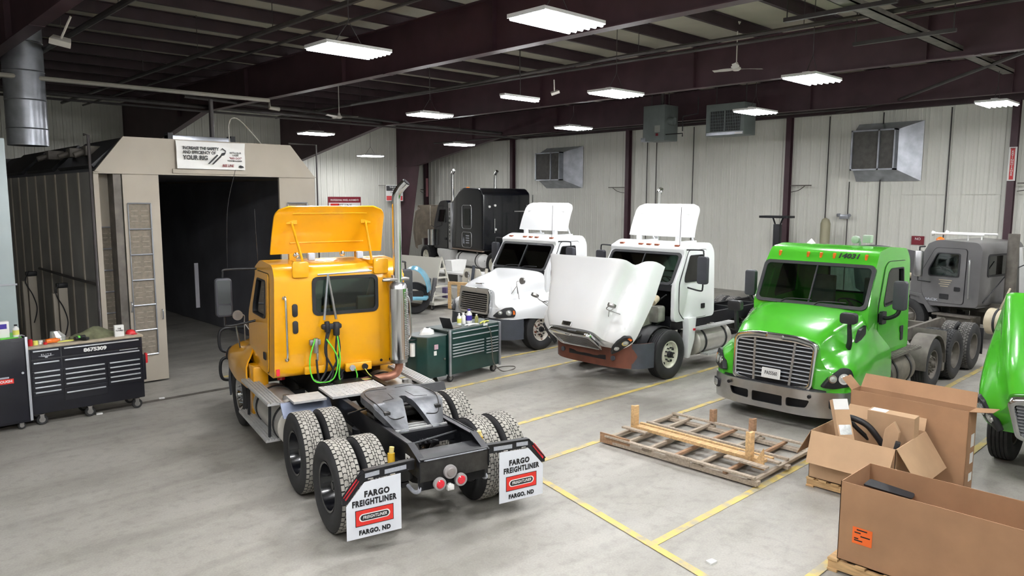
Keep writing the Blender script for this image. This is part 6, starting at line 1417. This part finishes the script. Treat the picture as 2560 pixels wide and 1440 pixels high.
def vent(y0, y1, z0, z1, flare, lab, sc):
    t = empty('wall_exhaust_hood', (27.95, (y0 + y1) / 2, (z0 + z1) / 2), 0, lab, 'wall vent'); a = (y1 - y0) / 2; b = (z1 - z0) / 2; d = sc
    # flared sheet-metal transition with a square fan box in front
    o = [(-a, -b), (a, -b), (a, b), (-a, b)]; k = .68; i_ = [(-a * k + flare, -b * k + .05), (a * k + flare, -b * k + .05), (a * k + flare, b * k + .05), (-a * k + flare, b * k + .05)]
    vs = [(0, y, z) for y, z in o] + [(-d, y, z) for y, z in i_]
    MB().add(vs, [(q, (q + 1) % 4, (q + 1) % 4 + 4, q + 4) for q in range(4)]).build('flared_hood', GALV, t, smooth=0, solid=.01)
    y0_, z0_ = i_[0]; y1_, z1_ = i_[2]
    m = MB(); 
    for aa, bb_ in (((y0_, z0_), (y0_ + .05, z1_)), ((y1_ - .05, z0_), (y1_, z1_)), ((y0_, z0_), (y1_, z0_ + .05)), ((y0_, z1_ - .05), (y1_, z1_)), ((y0_ + (y1_ - y0_) * .35, z0_), (y0_ + (y1_ - y0_) * .35 + .05, z1_))): m.box((-d - .3, aa[0], aa[1]), (-d, bb_[0], bb_[1]))
    m.build('fan_frame', GALV, t, smooth=0)
    MB().box((-d - .22, y0_ + .04, z0_ + .04), (-d - .2, y1_ - .04, z1_ - .04)).build('guard_mesh', mat('dusty_mesh', hexc(96, 94, 92), .9, 0, .2, 6), t, smooth=0)
    return t
vent(24.25, 26.7, 4.28, 6.30, .45, 'galvanised exhaust hood on the right wall, above the left white truck', .5)
vent(8.98, 11.15, 4.40, 6.44, .28, 'larger galvanised exhaust hood high on the wall above the grey truck', .5)
# signs
def sign(loc, rz, w_, h_, lab, bg, rows, border=None):
    t = empty('sign', loc, rz, lab, 'sign'); MB().box((-w_ / 2, -.01, -h_ / 2), (w_ / 2, .01, h_ / 2)).build('board', border or bg, t, smooth=0)
    if border: MB().box((-w_ / 2 + .04, -.013, -h_ / 2 + .04), (w_ / 2 - .04, -.01, h_ / 2 - .04)).build('field', bg, t, smooth=0)
    for (tx, z, sz, mm, sx) in rows: text('lettering', tx, sz, mm, t, face((1, 0, 0), (0, 0, 1), (0, -.016, z)), .002, .001, sx=sx)
    return t
s1 = sign((22.3, 36.955, 3.0), 0, 2.1, 1.65, 'maroon edged alignment sign on the back wall above the yellow deflector', LWHT, [('BEE LINE', .32, .26, LBLK, .9)], LMAR)
MB().box((-1.02, -.018, .50), (1.02, -.013, .80)).build('top_band', LMAR, s1, smooth=0); text('lettering', 'PROFESSIONAL WHEEL ALIGNMENTS', .15, LWHT, s1, face((1, 0, 0), (0, 0, 1), (0, -.022, .64)), .001, .001, sx=.72)
m = MB(); m.box((-.9, -.016, .2), (-.35, -.013, .45)); m.build('picture_mark', LRED, s1, smooth=0)
s2 = sign((25.75, 34.8, 4.0), 0, .98, .92, 'white, black and red sign fixed to the far red column', LWHT, [('THIS SHOP', .33, .13, LWHT, .9), ('USES', .20, .12, LWHT, .9), ('DANGER', .03, .12, LBLK, .9)])
MB().box((-.46, -.013, .13), (.46, -.011, .42)).build('black_band', LBLK, s2, smooth=0); MB().box((-.46, -.013, -.42), (.46, -.011, -.16)).build('red_band', REDP, s2, smooth=0)
s2.location = (25.22, 36.3, 4.05); s2.rotation_euler = (0, 0, math.radians(-30)); MB().beam((0, .03, .42), (.9, .03, .42), .04, .04).build('bracket_arm', PGREY, s2); MB().beam((-.9, .1, .44), (0, .03, .44), .04, .04).build('bracket_arm', PGREY, s2)
s3 = sign((27.66, 6.28, 4.88), math.radians(-90), .17, 1.05, 'red and white vertical fire extinguisher sign on the right column', REDP, [], LWHT)
for i, ch in enumerate('EXTINGUISHER'): text('lettering', ch, .075, LWHT, s3, face((1, 0, 0), (0, 0, 1), (0, -.02, .38 - i * .066)), .002, .001)
text('lettering', 'FIRE', .06, LMAR, s3, face((1, 0, 0), (0, 0, 1), (0, -.02, .475)), .001, .001)
s3.scale = (1.3, 1, 1)
s4_ = sign((27.66, 36.4, 4.4), math.radians(-90), .2, 1.1, 'narrow pinkish vertical sign on the farthest wall column', mat('pink_sign', hexc(214, 150, 160), .5), [])
s5_ = sign((27.958, 8.95, 2.36), math.radians(-90), .40, .30, 'small red NO SMOKING sign low on the right wall', LMAR, [('NO', .05, .12, LWHT, 1)])
# emergency light, brackets, tripod stand
t = empty('emergency_light', (27.85, 11.45, 3.15), 0, 'small twin-head emergency light on the wall above the green truck', 'light')
MB().box((-.1, -.16, -.1), (.05, .16, .06)).build('battery_box', GALV, t, bevel=.01)
for s in (1, -1): MB().cyl((-.04, s * .16, .04), (-.12, s * .22, .03), .06, 12).build('lamp_head', GALV, t)
for y, lb in ((13.5, 'folding wall bracket at the column right of the white hoods'), (21.5, 'folding wall bracket at the column above the white hoods'), (6.1, 'folding wall bracket at the rightmost column'), (36.5, 'folding wall bracket near the far corner column')):
    t = empty('wall_bracket', (27.7, y, 4.28), 0, lb, 'bracket'); sgn = -1 if y in (13.5, 6.1) else 1
    MB().beam((0, 0, 0), (-.1, sgn * .85, .0), .04, .04).build('arm', PGREY, t); MB().tube([(0, 0, -.25), (-.06, sgn * .35, -.18), (-.1, sgn * .6, -.02)], .015, 6).build('brace', PGREY, t)
t = empty('stand', (26.0, 13.1, 0), 0, 'tall dark tripod-topped stand against the right wall', 'stand')
m = MB(); m.box((-.1, -.12, 0), (.1, .12, 2.85)); m.build('post', FRM, t, bevel=.01); m = MB(); m.prism(rpoly([(-.35, -.55), (.35, -.5), (.35, .6), (-.35, .6)], .1), 'z', 3.08, 3.16); m.build('top_tray', FRM, t); m = MB(); m.cyl((0, -.1, 2.85), (0, -.2, 3.1), .03, 8); m.cyl((0, .1, 2.85), (0, .2, 3.1), .03, 8); m.build('tray_prop', FRM, t)
t = empty('oxygen_bottle', (26.6, 11.6, 0), 0, 'cream gas bottle standing behind the green truck cab', 'bottle')
MB().lathe([(0, 0), (0, .17), (2.9, .17), (3.05, .12), (3.12, 0)], 20, 'z').build('cylinder_body', mat('cream_bottle', hexc(150, 146, 120), .5), t)
# small camera domes
def cam_box(loc, lab, rot):
    t = empty('ceiling_speaker', loc, 0, lab, 'speaker'); t.rotation_euler = rot
    MB().prism([(-.16, -.12), (.16, -.12), (.13, .10), (-.13, .10)], 'z', -.05, .05).build('horn', FANW, t, bevel=.01); MB().cyl((0, 0, .05), (.1, 0, .45), .02, 6).build('mount', FANW, t); return t
cam_box((14.2, 13.3, 6.45), 'small white horn speaker under the middle roof beam', (.35, -.35, -.7)).scale = (.7, .7, .7)
cam_box((3.4, 14.4, 6.35), 'cream horn speaker on the roof beam at top left', (.5, .2, -.3))
# ================================================================ STUFF BEHIND: A-frame rack, parts, pallet, blue truck part
AR = empty('a_frame_cart', (15.75, 21.0, 0), math.radians(95), 'white plywood A-frame cart with shelves behind the chrome stack', 'cart')
MB().prism([(-1.25, .35), (1.0, .35), (1.0, .38), (-1.25, .38)], 'y', -.7, .7).build('deck', LWHT, AR, smooth=0) if False else MB().box((-1.2, -.6, .18), (1.6, .6, .26)).build('deck', mat('cream_timber', hexc(196, 194, 184), .6), AR, smooth=0)
CRM = MATS['cream_timber']
m = MB(); m.add([(-1.0, .52, .26), (1.5, .52, .26), (1.5, .08, 1.75), (-1.0, .08, 1.75)], [(0, 1, 2, 3)]); m.build('slanted_board', CRM, AR, smooth=0, solid=.02)
for x in (-1.0,):
    m = MB(); m.beam((x, .52, .2), (x, .06, 1.78), .05, .05, up=(1, 0, 0)); m.beam((x, -.52, .2), (x, .06, 1.78), .05, .05, up=(1, 0, 0)); m.build('end_frame', CRM, AR, smooth=0)
for z in (.45, .75, 1.05, 1.35): w_ = .5 * (1.78 - z) / 1.6; MB().box((-1.05, .06 - w_, z), (-.95, .06 + w_, z + .05)).build('shelf', CRM, AR, smooth=0); MB().box((-.95, .06 - w_, z), (1.4, .02, z + .02)).build('shelf', CRM, AR, smooth=0)
for x, y in ((-1.0, .5), (-1.0, -.5), (1.4, .5), (1.4, -.5)): caster(AR, x, y, .08)
BT = empty('blue_truck_fender', (14.45, 19.75, 0), math.radians(-45), 'light blue truck nose panel half hidden behind the chrome stack', 'truck part')
m = MB(); secs = []
for i in range(11):
    a = PI * .75 * i / 10; secs.append([(.5 * math.cos(a), y, .75 + .85 * math.sin(a) * (1 - .25 * abs(y))) for y in (-.42, -.3, -.1, .1, .3, .42)])
m.loft(secs, caps=False, closed=False).build('shell', BLUE, BT, solid=.03)
MB().prism(rrect(-.3, .55, .35, .8, .08), 'y', -.44, -.36).build('lamp_recess', BLK, BT); MB().prism(rrect(-.42, .5, .48, .62, .05), 'y', -.45, .42).build('lower_lip', BLUE, BT, bevel=.02)
MB().lathe([(-.13, .3), (-.14, .48), (-.1, .52), (.1, .52), (.14, .48), (.13, .3)], 28, 'y', (0, 0, .52)).build('tyre', RUB, BT)
for i, (x, y, s_, lb) in enumerate(((15.2, 20.15, 1, 'grey ribbed step panel leaning on the A-frame cart'), (15.35, 20.0, 1, 'second grey ribbed step panel leaning on the A-frame cart'))):
    t = MB().prism(rrect(-.08, 0, .08, .8, .03), 'y', -.04, .04).build('step_panel', mat('ribbed_grey', hexc(88, 88, 90), .7, 0, .2, 12), None, bevel=.01); t.location = (x, y, .3); t.rotation_euler = (.1, .12, .2); tag(t, lb, 'panel')
# upright pine crate
PC = empty('pine_crate', (15.9, 19.75, 0), math.radians(-72), 'open pine crate frame standing left of the white truck', 'crate')
for z in (0.02, .86): MB().box((0, -.06, z), (1.3, .06, z + .09)).build('rail', WOOD, PC, smooth=0)
for x in (0, .38, .74, 1.18): MB().box((x, -.08, .05), (x + .12, -.05, .9)).build('slat', WOOD, PC, smooth=0)
MB().box((0, .3, .02), (1.3, .34, .11)).build('rail', WOOD, PC, smooth=0); MB().box((0, -.05, .02), (.08, .34, .1)).build('rail', WOOD, PC, smooth=0)
# workbench strewn with parts under the sleeper truck
WB = empty('parts_table', (17.6, 20.8, 0), math.radians(95), 'white table stacked with body panels between crate and black truck', 'table')
MB().box((-1.2, -.5, 1.02), (1.6, .5, 1.08)).build('table_top', LWHT, WB, smooth=0)
for x in (-1.1, 1.5):
    for y in (-.4, .4): MB().box((x - .04, y - .04, 0), (x + .04, y + .04, 1.02)).build('leg', LWHT, WB, smooth=0)
MB().box((-1.1, -.4, .5), (1.5, .4, .54)).build('shelf', LWHT, WB, smooth=0)
PNL = mat('cream_body_panel', hexc(204, 200, 188), .5, 0, .08, 3)
t = empty('door_panel', (16.6, 19.9, 0), math.radians(-70), 'cream cab door skin leaning among the parts', 'panel')
MB().prism(rpoly([(0, .15), (.75, .15), (.8, 1.0), (.7, 1.35), (.1, 1.35), (0, 1.0)], .06), 'y', 0, .06).build('panel_skin', PNL, t, bevel=.015)
for i, (x, y, hh, mm, lb) in enumerate(((16.45, 19.35, 1.5, 'DGRY', 'dark ribbed strip leaning at the right of the cream panel'), (16.7, 18.95, 1.4, 'PNL', 'cream long bar leaning right of the ribbed strip'), (16.85, 18.65, 1.7, 'BLK', 'black bar leaning rightmost of the body parts'))):
    t = MB().prism(rrect(-.06, 0, .06, hh, .03), 'y', -.03, .03).build('leaning_bar', {'DGRY': DGRY, 'PNL': PNL, 'BLK': BLK}[mm], None, bevel=.01); t.location = (x, y, 0); t.rotation_euler = (.05, .14, .3); tag(t, lb, 'bar')
t = empty('white_bin', (18.9, 22.4, 1.08 - .0), 0, 'white folded carton of parts on the table below the black truck', 'bin'); t.location = (17.7, 21.6, 1.08)
MB().prism([(-.3, 0), (.3, 0), (.4, .4), (-.36, .4)], 'y', -.2, .2).build('bin_body', LWHT, t, bevel=.01)
t = MB().box((-.12, -.12, 0), (.12, .12, .6)).build('purple_bin', mat('purple_plastic', hexc(86, 74, 110), .6), None, bevel=.01); t.location = (16.6, 20.75, 0); tag(t, 'dull purple bin between the cart and the cream door skin', 'bin')
# litter on the floor
for loc, lb in (((6.62, 3.9, 0), 'small white paper cup on the floor near the yellow line junction'), ((4.7, 14.5, 0), 'torn white paper on the floor left of the yellow truck'), ((3.55, 14.2, 0), 'white scrap under the middle caster of the black chest'), ((8.9, 11.0, 0), 'flat pale scrap on the floor right of the yellow truck')):
    t = MB().prism(rpoly([(-.05, -.03), (.05, -.04), (.06, .03), (-.03, .05)], .01), 'z', .0, .02).build('paper_scrap', WPAP, None, smooth=0); t.location = loc; tag(t, lb, 'litter')
